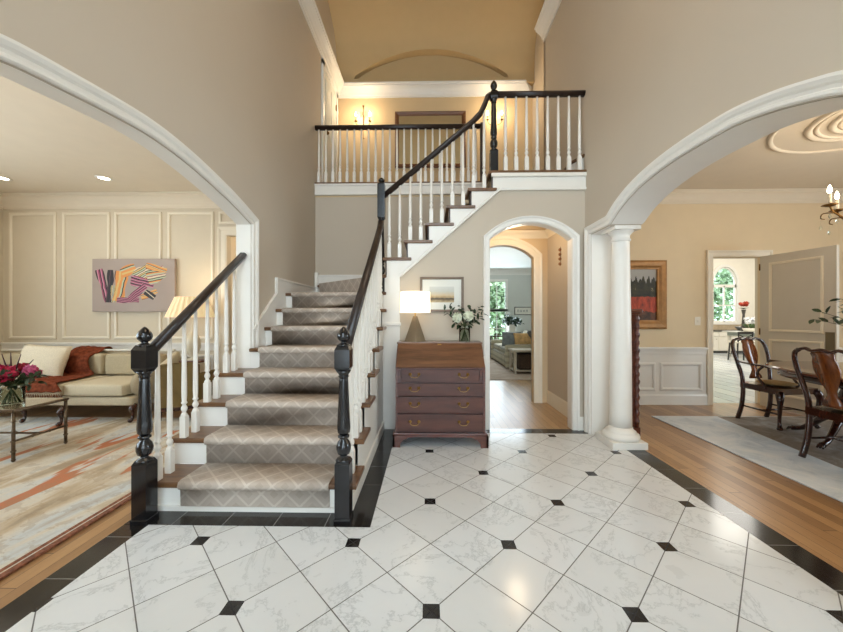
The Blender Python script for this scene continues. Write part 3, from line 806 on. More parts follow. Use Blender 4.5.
# upper flight + landing
ru = thing('stair_railing', 'upper stair railing above the desk wall, rising from the turn and levelling along the landing', 'railing', (-0.523, 3.82, 8*R))
newel(ru, -0.523, 3.815, 8*R, H=2.82-8*R, b1=0.18, u0=2.35-8*R, u1=2.75-8*R, w=0.04, ball=False)
newel(ru, 0.735, 3.815, ZL, H=3.896-ZL, b1=0.25, u0=0.80, u1=0.90, w=0.042, ball=False)
def up(x): return 2.625+0.826*(x+0.48)
obj('handrail', MB().sweep([(-0.50,3.815,up(-0.5)),(0.50,3.815,up(0.5)),(0.585,3.815,up(0.585)+0.02),(0.635,3.815,3.63),(0.665,3.815,3.71),(0.70,3.815,3.735)], RS), M_RAIL, ru)
obj('handrail', MB().sweep([(0.735,3.815,3.735),(1.738,3.815,3.735)], RS), M_RAIL, ru)
for n in range(10, 15):
    for q in (0.07, 0.188):
        x = NX(n)+q; h = up(x)-0.026-n*R
        if x > 0.58: h += 0.05
        baluster(ru, x, 3.815, n*R, h)
for i in range(8): baluster(ru, 0.865+0.117*i, 3.815, ZL, 3.71-ZL)
# gallery railing
rg = thing('gallery_railing', 'level gallery railing across the back of the stairwell below the wall mirror', 'railing', (-0.4, YW, ZG))
obj('handrail', MB().sweep([(XL,5.075,4.085),(0.80,5.075,4.085)], [(a*1.0,b*1.15) for a,b in RS]), M_RAIL, rg)
obj('end_post', MB().box(0.775,0.825,5.045,5.095,ZG,4.13,0.004), M_DARKW, rg)
for i in range(23): baluster(rg, -1.635+0.1065*i, 5.07, ZG, 4.06-ZG)

# ------------------------------------------------------------------ column at the end of the right arch
cx, cy = 1.905, 3.40
c = thing('column', 'white round column on a square plinth carrying the right arch', 'column', (cx,cy,0))
obj('plinth', MB().box(cx-0.165,cx+0.165,cy-0.165,cy+0.165,0,0.065,0.004), M_TRIM, c)
obj('base_moulding', MB().lathe([(0.158,0.065),(0.165,0.085),(0.160,0.11),(0.140,0.12),(0.132,0.13),(0.134,0.138),(0.112,0.15),(0.102,0.18)],(cx,cy,0),40), M_TRIM, c)
obj('shaft', MB().lathe([(0.100,0.178),(0.098,0.3),(0.095,0.9),(0.086,1.5),(0.078,1.99),(0.078,2.0)],(cx,cy,0),40), M_TRIM, c)
obj('capital', MB().lathe([(0.078,1.99),(0.088,2.0),(0.088,2.012),(0.078,2.02),(0.079,2.05),(0.088,2.06),(0.094,2.068),(0.110,2.085),(0.115,2.092)],(cx,cy,0),40).box(cx-0.125,cx+0.125,cy-0.125,cy+0.125,2.092,2.128,0.004), M_TRIM, c)
# ------------------------------------------------------------------ small shape makers
def leaf(mb, p, d, l, w, up=(0,0,1), fold=0.25, curl=0.15):
    p = Vector(p); d = Vector(d).normalized(); s = d.cross(Vector(up))
    if s.length < 1e-3: s = d.cross(Vector((1,0,0)))
    s.normalize(); u = s.cross(d).normalized()
    prof = [(0,0.0),(0.25,0.8),(0.55,1.0),(0.82,0.6),(1,0)]
    mid = [mb.bm.verts.new(p+d*l*t - u*l*curl*t*t) for t, _ in prof]
    for sg in (-1, 1):
        ed = [mb.bm.verts.new(p+d*l*t+s*sg*w/2*k+u*(fold*w*k/2 - l*curl*t*t)) for t, k in prof]
        for i in range(4):
            try:
                f = mb.bm.faces.new((mid[i],mid[i+1],ed[i+1],ed[i])); f.smooth = True; f.material_index = mb.mi
            except ValueError: pass
def rnd(a=1): return random.uniform(-a, a)
def rdir(zb=0): return Vector((rnd(), rnd(), rnd()+zb)).normalized()
def twig(mb, p0, d, L, n, ll, lw, droop=0.2, leafmat=1, stemr=0.0025):
    p0 = Vector(p0); d = Vector(d).normalized(); pts = []
    for i in range(7):
        t = i/6; pts.append(p0+d*L*t+Vector((0,0,-droop*L*t*t)))
    mb.mi = 0; mb.tube(pts, [stemr*(1-0.5*i/6) for i in range(7)], 5)
    mb.mi = leafmat
    for i in range(n):
        t = 0.25+0.75*i/max(n-1,1); k = min(5,int(t*6)); q = pts[k].lerp(pts[k+1], min(1,t*6-k))
        side = (Vector((rnd(),rnd(),rnd()))).cross(d); side.normalize()
        leaf(mb, q, d*0.6+side, ll*random.uniform(0.75,1.1), lw, up=rdir(1.5))
def bloom(mb, c, r, n=50, petal=0.4, flat=1):
    c = Vector(c)
    mb.ball(c, r*0.72, sub=1)
    for i in range(n):
        z = 1-2*(i+0.5)/n; a = i*2.39996; q = math.sqrt(1-z*z); d = Vector((q*math.cos(a), q*math.sin(a), z*flat))
        sd = d.cross(Vector((0,0,1)) if abs(z) < .9 else Vector((1,0,0))).normalized(); sd.rotate(Matrix.Rotation(random.uniform(0,6.3),3,d.normalized()))
        leaf(mb, c+d*r*0.62, d*0.9+sd*0.55, r*petal*1.3, r*petal, up=d, fold=0.3, curl=0.2)
def pillow_mb(w, h, t, n=12, M=None, wr=0.0, mb=None):
    mb = mb or MB()
    for sg in (1, -1):
        g = []
        for i in range(n+1):
            row = []
            for j in range(n+1):
                u = -1+2*i/n; v = -1+2*j/n
                e = max(0,(1-u**2))**0.42*max(0,(1-v**2))**0.42
                pin = 1-0.05*(1-abs(u))*abs(v)**3 ; pin2 = 1-0.05*(1-abs(v))*abs(u)**3
                p = Vector((u*w/2*pin2, sg*(t/2)*e+(rnd(wr) if e > 0.05 else 0), v*h/2*pin))
                row.append(mb.bm.verts.new(M@p if M else p))
            g.append(row)
        for i in range(n):
            for j in range(n):
                f = mb.bm.faces.new((g[i][j],g[i+1][j],g[i+1][j+1],g[i][j+1])); f.smooth = True; f.material_index = mb.mi
    return mb
def rbox(x0,x1,y0,y1,z0,z1,b=0.02): return MB().box(x0,x1,y0,y1,z0,z1,b)
def soft(o, k=2):
    for p in o.data.polygons: p.use_smooth = True
    m = o.modifiers.new('s','SUBSURF'); m.levels = k; m.render_levels = k; return o

# ------------------------------------------------------------------ slant-front desk
dk = thing('slant_front_desk', 'mahogany slant-front desk with four brass-handled drawers below the stair wall', 'desk', (0.118,3.53,0))
bx0, bx1, fy, by = -0.315, 0.552, 3.285, 3.765
side = [(fy,0.13),(fy,0.762),(3.51,0.975),(by,0.975),(by,0.13)]
obj('carcass', MB().prism(side, mX, bx0, bx0+0.022).prism(side, mX, bx1-0.022, bx1).prism([(fy+0.02,0.13),(fy+0.02,0.755),(3.515,0.968),(by,0.968),(by,0.13)], mX, bx0+0.02, bx1-0.02).box(bx0,bx1,fy-0.002,fy+0.05,0.752,0.764), M_MAHOG, dk)
obj('desk_top', rbox(bx0-0.006,bx1+0.006,3.50,by,0.974,0.992,0.004), M_MAHOF, dk)
d_ = Vector((0,3.51-fy,0.975-0.762)); L_ = d_.length; an = math.atan2(d_.z, d_.y)
FM = Matrix.Translation((0,fy,0.764)) @ Matrix.Rotation(an,4,'X')
ff = obj('fall_front', MB().box(bx0+0.006,bx1-0.006,-0.004,L_-0.004,-0.006,0.014,0.004,M=FM), M_MAHOF, dk)
obj('lock_plate', MB().box(0.098,0.138,L_-0.03,L_-0.016,0.0142,0.016,M=FM), M_BRASS, ff)
for x in (-0.275,0.512): obj('lid_support', rbox(x-0.012,x+0.012,fy-0.004,fy+0.1,0.66,0.745,0.003), M_MAHOG, dk)
M_MAHO2 = wood_grain('mahogany_drawer', (58,28,20), (98,56,42), 0.42, 2.0, 0, coat=0.0)
for i, (z0,z1) in enumerate(((0.628,0.748),(0.497,0.612),(0.33,0.482),(0.148,0.314))):
    xa, xb = (bx0+0.06,bx1-0.06) if i == 0 else (bx0+0.018,bx1-0.018)
    dr = obj('drawer', rbox(xa,xb,fy-0.01,fy+0.03,z0,z1,0.005), M_MAHO2, dk)
    zc = (z0+z1)/2+0.012
    for hx in (-0.13,0.342):
        mb = MB()
        for s in (-0.042,0.042):
            mb.lathe([(0,0),(0.016,0.0),(0.015,0.004),(0.006,0.007),(0.005,0.016),(0.009,0.018),(0.0,0.024)], n=12, M=Matrix.Translation((hx+s,fy-0.01,zc)) @ Matrix.Rotation(PI/2,4,'X'))
        mb.tube([(hx-0.042,fy-0.026,zc),(hx-0.040,fy-0.028,zc-0.014),(hx-0.026,fy-0.029,zc-0.026),(hx,fy-0.03,zc-0.03),(hx+0.026,fy-0.029,zc-0.026),(hx+0.040,fy-0.028,zc-0.014),(hx+0.042,fy-0.026,zc)], 0.0032, 6, up=(0,1,0))
        obj('handle', mb, M_BRASS, dr)
obj('base_moulding', rbox(bx0-0.02,bx1+0.02,fy-0.02,by,0.112,0.135,0.006), M_MAHOG, dk)
ftp = [(0,0),(0,0.113),(0.20,0.113),(0.20,0.098),(0.15,0.094),(0.13,0.075),(0.11,0.078),(0.095,0.062),(0.075,0.035),(0.072,0)]
for s, X0 in ((1,bx0-0.026),(-1,bx1+0.026)):
    for ya, yb in ((fy-0.026,fy-0.004),(by-0.022,by)):
        mb = MB().prism([(X0+s*p,q) for p,q in ftp], mY, ya, yb)
        mb.prism([(p,q) for p,q in [(ya if ya<3.5 else yb-0, 0),(ya if ya<3.5 else yb,0.113),((ya+0.12) if ya<3.5 else yb-0.12,0.113),((ya+0.075) if ya<3.5 else yb-0.075,0.04),((ya+0.07) if ya<3.5 else yb-0.07,0)]], mX, X0, X0+s*0.02)
        obj('bracket_foot', mb, M_MAHOG, dk)
obj('apron', rbox(bx0+0.15,bx1-0.15,fy-0.024,fy-0.006,0.098,0.113,0.002), M_MAHOG, dk)

# table lamp on the desk
M_SHADE = glow('lit_white_shade', (255,240,214), 1.35, (250,244,232))
M_LBASE = plain('brushed_champagne_metal', (146,128,104), 0.42, 0.75, var=0.08, scale=3)
lx, ly = -0.137, 3.63
lm = thing('table_lamp', 'lit table lamp with white drum shade and pyramid metal base on the desk', 'lamp', (lx,ly,0.992))
obj('base', MB().lathe([(0.112,0.992),(0.112,0.996),(0.022,1.262),(0.0,1.262)],(lx,ly,0),4,smooth=False,rot=0.12), M_LBASE, lm)
obj('stem', MB().lathe([(0.012,1.26),(0.008,1.27),(0.008,1.36),(0.02,1.37),(0.02,1.40)],(lx,ly,0),12), M_BRASS, lm)
sh = MB()
sh.rings([[(lx+r*math.cos(a),ly+r*math.sin(a),z) for a in [2*PI*i/40 for i in range(40)]] for r,z in ((0.163,1.296),(0.160,1.518),(0.157,1.518),(0.160,1.296),(0.163,1.296))], cap=False)
obj('shade', sh, M_SHADE, lm)
obj('bulb', MB().ball((lx,ly,1.42),0.03), glow('warm_bulb', (255,226,180), 12), lm)

# flowers in a glass vase on the desk
vx, vy = 0.388, 3.61
va = thing('flower_vase', 'clear glass vase of white hydrangeas and green sprigs on the desk', 'vase', (vx,vy,0.992))
def glass_vase(root, x, y, z, r, h, m=M_GLASS, t=0.003, flare=1.0):
    obj('glass', MB().lathe([(0,z),(r,z),(r*flare,z+h),(r*flare-t,z+h),(r-t,z+0.006),(0,z+0.006)],(x,y,0),24), m, root)
    obj('water', MB().lathe([(0,z+0.007),(r-t-0.001,z+0.007),(r-t-0.001,z+h*0.7),(0,z+h*0.7)],(x,y,0),24), glass('water_'+root.name,(232,238,226)), root)
glass_vase(va, vx, vy, 0.992, 0.058, 0.17)
mb = MB()
for i in range(11):
    a = i*0.57; mb.tube([(vx+0.035*math.cos(a),vy+0.035*math.sin(a),1.0),(vx-0.02*math.cos(a),vy-0.02*math.sin(a),1.17),(vx+0.05*math.cos(a+1),vy+0.05*math.sin(a+1),1.24)], 0.003, 5)
obj('stems', mb, M_STEM, va)
for c_ in ((vx-0.085,vy-0.06,1.247),(vx+0.032,vy-0.07,1.262)):
    mb = MB(); bloom(mb, c_, 0.058, 90, 0.34); obj('hydrangea', mb, M_PETW, va)
mb = MB()
for ex, ez, n in ((-0.20,0.18,8),(-0.15,0.21,8),(-0.04,0.22,9),(0.06,0.20,8),(0.16,0.22,9),(0.18,0.14,8),(-0.13,0.1,7),(0.11,0.05,7),(-0.09,0.03,7),(0.14,0.09,7),(-0.02,0.16,8),(0.02,0.1,8),(0.08,0.13,8)):
    d = Vector((ex,rnd(0.07),ez)); twig(mb, (vx+ex*0.1,vy,1.155), d, d.length, n, 0.062, 0.036, droop=0.05, leafmat=1)
obj('foliage', mb, [M_STEM, M_LEAF], va)

# framed picture above the desk
def framed(name, label, x0,x1,z0,z1, y, fw, fm, art, depth=0.025, mat=None, matw=0.0, group=None):
    t = thing(name, label, 'picture', ((x0+x1)/2, y, z0))
    fr = MB().trim([(x0,z0),(x1,z0),(x1,z1),(x0,z1)], [(0,0),(0,depth*0.8),(fw*0.2,depth),(fw*0.6,depth*0.9),(fw*0.85,depth*0.55),(fw,depth*0.5),(fw,0)], lambda p,q,d:(p,y-d,q), closed=True)
    obj('frame', fr, fm, t)
    a = fw-0.003
    if mat: 
        obj('mat_board', MB().box(x0+a,x1-a,y-0.008,y-0.002,z0+a,z1-a), mat, t); a += matw
    obj('artwork', MB().box(x0+a,x1-a,y-(0.0085 if mat else 0.008),y-0.002,z0+a,z1-a), art, t)
    return t
def art_mat(name, fn, rough=0.6):
    t = NT(name); g = t.coord('Generated'); sp = t.n('ShaderNodeSeparateXYZ'); t.L(g, sp.inputs[0])
    c = fn(t, sp.outputs[0], sp.outputs[2], g); t.set(Base_Color=c, Roughness=rough); return t.m
def land(t, x, z, g):
    nz = t.noise(t.mapping(g, scale=(4,1,8)), 1.5, 6)
    zz = t.math('ADD', z, t.math('MULTIPLY', t.math('SUBTRACT', nz.outputs[0], 0.5), 0.3))
    return t.ramp(zz, [(0.0,srgb(196,178,140)),(0.18,srgb(110,92,66)),(0.26,srgb(84,76,62)),(0.32,srgb(176,150,110)),(0.45,srgb(206,186,150)),(0.7,srgb(196,196,186)),(1,srgb(206,206,200))])
M_MATB = plain('white_mat_board', (222,222,214), 0.8, var=0.01)
framed('framed_landscape', 'framed pale landscape print with a wide white mat on the wall above the desk', -0.09,0.398,1.307,1.697, YB, 0.028, plain('taupe_frame',(128,112,98),0.5), art_mat('landscape_print', land), mat=M_MATB, matw=0.082)

# ------------------------------------------------------------------ living room
M_RUG1 = None
t = NT('living_rug_pile'); co_ = t.coord(); mp = t.mapping(co_, scale=(2.2,0.5,1), rot=(0,0,0.28))
n1 = t.noise(mp, 1.5, 5, 0.55, 0.7); n2 = t.noise(t.mapping(co_, scale=(3.4,0.75,1), rot=(0,0,0.25), loc=(3.6,5,0)), 1.25, 4, 0.5, 0.4); n3 = t.noise(co_, 60, 3, 0.7)
b_ = t.ramp(n1.outputs[0], [(0.28,srgb(150,138,122)),(0.42,srgb(200,182,156)),(0.5,srgb(222,214,198)),(0.6,srgb(208,214,216)),(0.75,srgb(178,158,132))])
b_ = t.mix(t.ramp(n2.outputs[0], [(0.575,(0,0,0,1)),(0.60,(1,1,1,1))]), b_, srgb(198,128,94))
n4 = t.noise(co_, 7, 5, 0.65)
b_ = t.mix(t.math('MULTIPLY', t.math('GREATER_THAN', n4.outputs[0], 0.54), 0.3), b_, srgb(160,138,112))
b_ = t.mix(t.math('MULTIPLY', n3.outputs[0], 0.3), b_, srgb(120,104,84))
t.set(Base_Color=b_, Roughness=0.95); t.b.inputs['Specular IOR Level'].default_value = 0.1; t.bump(n3.outputs[0], 0.4, 0.004)
M_RUG1 = t.m
rg1 = thing('area_rug', 'large beige rug with rust and grey brushed streaks under the coffee table', 'rug', (-4,2.4,0))
obj('pile', rbox(-6.1,-2.07,0.5,4.12,0.0005,0.014,0.004), M_RUG1, rg1)
obj('edge_binding', MB().box(-2.07,-2.035,0.5,4.12,0.0005,0.015,0.003).box(-2.105,-2.08,0.5,4.12,0.013,0.0155), plain('rust_brown_binding',(140,88,62),0.9,var=0.3,scale=50), rg1)

so = thing('sofa', 'cream upholstered sofa with carved dark legs along the panelled wall', 'sofa', (-4.65,4.3,0))
sx0, sx1 = -5.98, -3.42
M_SOFA = plain('sofa_linen', (206,194,168), 0.95, var=0.04, scale=70, bump=0.15, spec=0.1)
soft(obj('seat_base', MB().box(sx0+0.06,sx1-0.04,3.90,4.76,0.19,0.305,0.03), M_SOFA, so),1)
bk = [(4.60,0.28),(4.585,0.55),(4.62,0.74),(4.66,0.775),(4.72,0.775),(4.78,0.73),(4.76,0.28)]
soft(obj('back', MB().prism(bk, mX, sx0+0.02, sx1-0.02), M_SOFA, so),1)
obj('back_rail', rbox(sx0+0.05,sx1-0.08,4.61,4.65,0.765,0.79,0.006), M_WHITEP, so)
arm_p = [(3.86,0.19),(3.87,0.50),(3.93,0.56),(4.05,0.57),(4.30,0.59),(4.52,0.68),(4.66,0.79),(4.76,0.79),(4.76,0.19)]
for a, b in ((sx0,sx0+0.11),(sx1-0.11,sx1)): soft(obj('arm', MB().prism(arm_p, mX, a, b), M_SOFA, so),1)
for a, b in ((sx0+0.12,-4.74),(-4.73,-4.33),(-4.325,sx1-0.12)):
    pass
for a, b in ((sx0+0.115,-4.80),(-4.79,-4.27),(-4.26,sx1-0.115)):
    soft(obj('seat_cushion', rbox(a,b,3.87,4.56,0.305,0.455,0.045), M_SOFA, so),2)
M_BACKC = plain('back_cushion_linen', (186,172,144), 0.95, var=0.05, scale=70, bump=0.1, spec=0.1)
for a, b in ((sx0+0.13,-4.95),(-4.93,-4.35),(-4.33,sx1-0.13)):
    soft(obj('back_cushion', rbox(a,b,4.45,4.60,0.455,0.745,0.05), M_BACKC, so),2)
for x, y in ((sx0+0.1,3.93),(-4.74,3.92),(-4.17,3.80),(sx1-0.06,3.95),(sx0+0.1,4.7),(sx1-0.1,4.7),(-4.6,4.7)):
    mb = MB().tube([(x,y+0.02,0.20),(x,y-0.03,0.15),(x,y-0.01,0.09),(x,y-0.01,0.05),(x,y-0.035,0.028)], [0.034,0.032,0.016,0.014,0.026], 10, up=(1,0,0)).ball((x,y-0.04,0.026),0.026,sub=2)
    obj('leg', mb, M_MAHOD, so)
pl = MB(); pl.mi = 0; pillow_mb(0.66,0.43,0.17,14,Matrix.Translation((-4.99,4.31,0.675))@Matrix.Rotation(-0.28,4,'X')@Matrix.Rotation(0.05,4,'Y'),0.004,pl)
tag(obj('throw_pillow', pl, plain('ivory_boucle',(226,214,190),1,var=0.06,scale=90,bump=0.5,spec=0.05)), 'ivory nubby throw pillow leaning at the left end of the sofa', 'pillow')
so.location.z = 0.014
# rust throw draped from the sofa back to the seat
M_THROW = plain('rust_wool_throw', (128,66,44), 0.95, var=0.28, scale=26, bump=0.4, spec=0.08)
path = [(4.80,0.70),(4.74,0.80),(4.63,0.80),(4.56,0.76),(4.42,0.70),(4.40,0.55),(4.40,0.478),(4.20,0.472),(4.0,0.472),(3.87,0.47),(3.835,0.43),(3.83,0.36)]
path = spline(path, 3); mb = MB(); g = []
for i, (y, z) in enumerate(path):
    row = []; f = i/(len(path)-1)
    cxm = -4.68+0.14*max(0,(f-0.35)/0.65); w_ = 0.40+0.42*max(0,(f-0.4))
    for j in range(17):
        u = -0.5+j/16; wv = 0.010*math.sin(u*34+3*f)+0.007*math.sin(u*61+f*9)
        row.append((cxm+u*w_+0.015*math.sin(f*17+j), y-abs(wv)*(0.8 if z<0.46 or 0.5<z<0.76 else 0)-0.004, z+abs(wv)*1.2+0.016))
    g.append(row)
mb.rings(g, closed=False, cap=False)
for j in range(34):
    x = g[-1][0][0]+(g[-1][-1][0]-g[-1][0][0])*j/33; mb.tube([(x,3.822,0.365),(x+rnd(0.006),3.818,0.34),(x+rnd(0.01),3.82,0.315)],0.003,4,up=(1,0,0))
th = tag(obj('throw_blanket', mb, M_THROW), 'rust wool throw with fringe draped over the sofa back and seat', 'blanket')
m_ = th.modifiers.new('t','SOLIDIFY'); m_.thickness = 0.008

# coffee table: bronze bamboo frame with a glass top
ct = thing('coffee_table', 'bronze bamboo-style metal coffee table with glass top on the streaked rug', 'table', (-4.2,3.04,0.014))
tx0, tx1, ty0, ty1 = -4.95, -3.535, 2.83, 3.27
def bamboo(mb, a, b, r=0.013, n=4):
    a, b = Vector(a), Vector(b); up = (0,1,0) if abs((b-a).normalized().z) > .5 else (0,0,1)
    mb.tube([a,b], r, 10, up=up)
    for i in range(1, n+1):
        p = a.lerp(b, i/(n+1)); d = (b-a).normalized()*0.008
        mb.tube([p-d,p-d*0.4,p+d*0.4,p+d], [r,r*1.45,r*1.45,r], 10, up=up)
for x in (tx0+.02,tx1-.01):
    for y in (ty0+.01,ty1-.01):
        mb = MB(); bamboo(mb,(x,y,0.02),(x,y,0.445)); mb.lathe([(0.007,0.014),(0.016,0.03),(0.012,0.04)],(x,y,0),10); obj('leg', mb, M_BRONZE, ct)
mb = MB()
for a, b in (((tx0,ty0,.45),(tx1,ty0,.45)),((tx0,ty1,.45),(tx1,ty1,.45)),((tx0,ty0,.45),(tx0,ty1,.45)),((tx1,ty0,.45),(tx1,ty1,.45))): mb.tube([a,b],0.013,8)
obj('top_frame', mb, M_BRONZE, ct)
obj('glass_top', rbox(tx0+0.008,tx1-0.008,ty0+0.008,ty1-0.008,0.452,0.462,0.002), plain('smoked_glass_top',(150,132,104),0.06,0.3,var=0.02), ct)
mb = MB(); bamboo(mb,(tx1-.01,ty0+.01,.19),(tx1-.01,ty1-.01,.19),0.009,2); bamboo(mb,(tx0+.02,ty0+.01,.19),(tx0+.02,ty1-.01,.19),0.009,2); bamboo(mb,(tx0+.02,3.05,.19),(tx1-.01,3.05,.19),0.009,5)
obj('stretcher', mb, M_BRONZE, ct)
# bouquet
bx_, by_ = -3.80, 3.03
bq = thing('bouquet_vase', 'round clear vase of pink, magenta and red flowers on the glass coffee table', 'vase', (bx_,by_,0.462))
glass_vase(bq, bx_, by_, 0.462, 0.085, 0.15)
mb = MB()
for i in range(12):
    a = i*0.52; mb.tube([(bx_+0.05*math.cos(a),by_+0.05*math.sin(a),0.475),(bx_-0.02*math.cos(a),by_-0.02*math.sin(a),0.62),(bx_+0.1*math.cos(a+1),by_+0.1*math.sin(a+1),0.72)], 0.004, 5)
obj('stems', mb, M_STEM, bq)
cols_ = [((196,34,78),(0.045,-0.07,0.745,0.07)),((206,60,110),(-0.075,-0.02,0.755,0.06)),((216,96,150),(0.15,0.02,0.765,0.05)),((190,60,180),(-0.17,-0.06,0.70,0.06)),((176,30,60),(-0.01,0.09,0.77,0.055)),((220,110,160),(-0.16,0.08,0.76,0.05)),((200,40,90),(0.10,0.10,0.73,0.05))]
for i, (c_, (dx,dy,z,r)) in enumerate(cols_):
    mb = MB(); bloom(mb, (bx_+dx,by_+dy,z), r*0.86, 46, 0.6); obj('flower', mb, plain('petal_%d'%i, c_, 0.6, var=0.2, scale=40), bq)
mb = MB()
for i in range(26):
    a = i*2.4; d = Vector((math.cos(a),math.sin(a)*0.8,random.uniform(0.15,1.3))); twig(mb,(bx_,by_,0.63),d,random.uniform(0.14,0.25),6,0.07,0.032,0.15)
for d in ((1.0,0,0.42),(0.9,-0.2,0.3),(-1,0,0.4)): twig(mb,(bx_,by_,0.65),d,0.29,8,0.08,0.035,0.12)
obj('foliage', mb, [M_STEM, M_LEAF], bq)
mb = MB()
for d in ((0.35,0,1),(0.75,0.1,0.85),(-0.35,0,1),(-0.15,0.1,1),(-0.6,0,0.9)):
    d = Vector(d).normalized(); mb.tube([Vector((bx_,by_,0.66)),Vector((bx_,by_,0.66))+d*0.14,Vector((bx_,by_,0.66))+d*0.27],[0.004,0.007,0.003],6)
obj('seed_spikes', mb, plain('plum_spikes',(70,36,46),0.8), bq)

# abstract canvas on the panelled wall
def abst(t, x, z, g):
    A = 1.58
    n = t.noise(g, 3.0, 2, 0.4, 0.5); nw = t.math('MULTIPLY', t.math('SUBTRACT', n.outputs[0], 0.5), 0.10)
    X = t.math('ADD', t.math('MULTIPLY', x, A), nw); Z = t.math('ADD', z, t.math('MULTIPLY', nw, -0.8))
    def bar(c, p0, p1, w, ramp, rep_, blend='CONSTANT'):
        ax, az = p0[0]*A, p0[1]; bx, bz = p1[0]*A, p1[1]; L = math.hypot(bx-ax, bz-az); ux, uz = (bx-ax)/L, (bz-az)/L
        dx = t.math('SUBTRACT', X, ax); dz = t.math('SUBTRACT', Z, az)
        al = t.math('ADD', t.math('MULTIPLY', dx, ux), t.math('MULTIPLY', dz, uz)); pe = t.math('ADD', t.math('MULTIPLY', dx, -uz), t.math('MULTIPLY', dz, ux))
        wv = t.math('ADD', w, t.math('MULTIPLY', t.math('SINE', t.math('MULTIPLY', al, 14.0)), w*0.18))
        m = t.math('MULTIPLY', t.math('LESS_THAN', t.math('ABSOLUTE', pe), wv), t.math('MULTIPLY', t.math('GREATER_THAN', al, 0.0), t.math('LESS_THAN', al, L)))
        f = t.math('FRACT', t.math('ADD', t.math('MULTIPLY', t.math('ADD', pe, t.math('MULTIPLY', al, 0.12)), rep_/w), 0.5))
        return t.mix(m, c, t.ramp(f, ramp, blend))
    dk_ = srgb(34,26,30); mg = srgb(150,66,96); pk = srgb(206,138,156); og = srgb(222,146,74); yl = srgb(216,184,112); gn = srgb(184,192,160); cr_ = srgb(224,206,176); gy = srgb(86,84,92)
    P1 = [(0,dk_),(0.2,pk),(0.35,mg),(0.55,dk_),(0.7,pk),(0.85,mg)]
    P2 = [(0,og),(0.3,yl),(0.5,og),(0.75,gn),(0.9,dk_)]
    P3 = [(0,gn),(0.15,dk_),(0.25,cr_),(0.45,mg),(0.55,gn),(0.75,og),(0.9,dk_)]
    P4 = [(0,cr_),(0.2,gy),(0.35,gn),(0.6,dk_),(0.7,yl),(0.9,gy)]
    c = t.mix(n.outputs[0], srgb(160,143,133), srgb(174,158,147))
    c = bar(c,(0.08,0.80),(0.20,0.20),0.070,P1,0.5); c = bar(c,(0.23,0.78),(0.20,0.18),0.055,[(0,dk_),(0.5,srgb(84,50,60)),(0.7,dk_)],0.7)
    c = bar(c,(0.27,0.50),(0.26,0.18),0.06,P4,1.0)
    c = bar(c,(0.36,0.76),(0.32,0.20),0.105,P2,0.55); c = bar(c,(0.36,0.72),(0.53,0.84),0.075,P2,0.5)
    c = bar(c,(0.60,0.26),(0.78,0.40),0.05,P2,0.6); c = bar(c,(0.64,0.38),(0.76,0.26),0.05,[(0,dk_),(0.6,cr_),(0.75,dk_)],0.5)
    c = bar(c,(0.52,0.62),(0.72,0.82),0.12,P4,1.3); c = bar(c,(0.46,0.60),(0.74,0.54),0.085,P1,0.8)
    c = bar(c,(0.66,0.66),(0.88,0.76),0.13,P3,0.9); c = bar(c,(0.66,0.86),(0.90,0.78),0.05,P2,0.6)
    c = bar(c,(0.30,0.22),(0.58,0.20),0.05,P1,0.8); c = bar(c,(0.46,0.22),(0.64,0.50),0.075,P1,0.9)
    return c
cv = thing('abstract_canvas', 'unframed taupe canvas painted with a twisting multicoloured striped ribbon on the panelled wall', 'painting', (-4.27,YLV-0.03,1.33))
obj('canvas', MB().box(-4.88,-3.665,YLV-0.05,YLV-0.012,1.325,2.092,0.003), art_mat('ribbon_painting', abst), cv)

# end table, pleated lamp, olive chair
et = thing('end_table', 'small round wooden end table beside the sofa, under the pleated lamp', 'table', (-3.22,4.58,0))
obj('table_top', MB().lathe([(0,0.63),(0.15,0.63),(0.16,0.64),(0.16,0.655),(0.15,0.66),(0,0.66)],(-3.22,4.60,0),28), M_MAHOG, et)
obj('pedestal', MB().lathe([(0.02,0.63),(0.03,0.6),(0.018,0.5),(0.03,0.35),(0.04,0.25),(0.02,0.18),(0.03,0.12),(0.03,0.1)],(-3.22,4.60,0),16), M_MAHOG, et)
for k_ in range(3):
    a = k_*2*PI/3+0.5; c_, s_ = math.cos(a), math.sin(a)
    obj('leg', MB().tube([(-3.22+q*c_,4.60+q*s_,z) for q,z in ((0.01,0.16),(0.07,0.14),(0.12,0.06),(0.15,0.015))],[0.02,0.018,0.014,0.012],8), M_MAHOG, et)
pl_ = thing('pleated_lamp', 'lit lamp with a wide cream pleated shade behind the stair railing', 'lamp', (-3.22,4.60,0.66))
px_, py_ = -3.25, 4.60
obj('base', MB().lathe([(0,0.66),(0.07,0.66),(0.07,0.675),(0.03,0.69),(0.06,0.75),(0.095,0.83),(0.09,0.93),(0.05,1.02),(0.02,1.06),(0.015,1.2),(0.012,1.30)],(-3.22,py_,0),24), plain('cream_ceramic',(222,210,184),0.2), pl_)
t = NT('pleated_shade'); gl = t.coord(); sp = t.n('ShaderNodeSeparateXYZ'); t.L(gl, sp.inputs[0])
t.set(Base_Color=srgb(238,220,186), Roughness=0.8); t.b.inputs['Emission Color'].default_value = srgb(255,220,160); t.b.inputs['Emission Strength'].default_value = 0.35
n_ = 88; rr_ = []
for r, z in ((0.285,1.245),(0.178,1.52)):
    rr_.append([(px_+(r*(1+(0.03 if i%4 in (0,1) else -0.03)))*math.cos(2*PI*i/n_), py_+(r*(1+(0.03 if i%4 in (0,1) else -0.03)))*math.sin(2*PI*i/n_), z) for i in range(n_)])
obj('shade', MB().rings(rr_, cap=False, smooth=False), t.m, pl_)
oc = thing('armchair', 'olive-gold upholstered chair with curved back seen through the left balusters', 'chair', (-3.0,4.15,0))
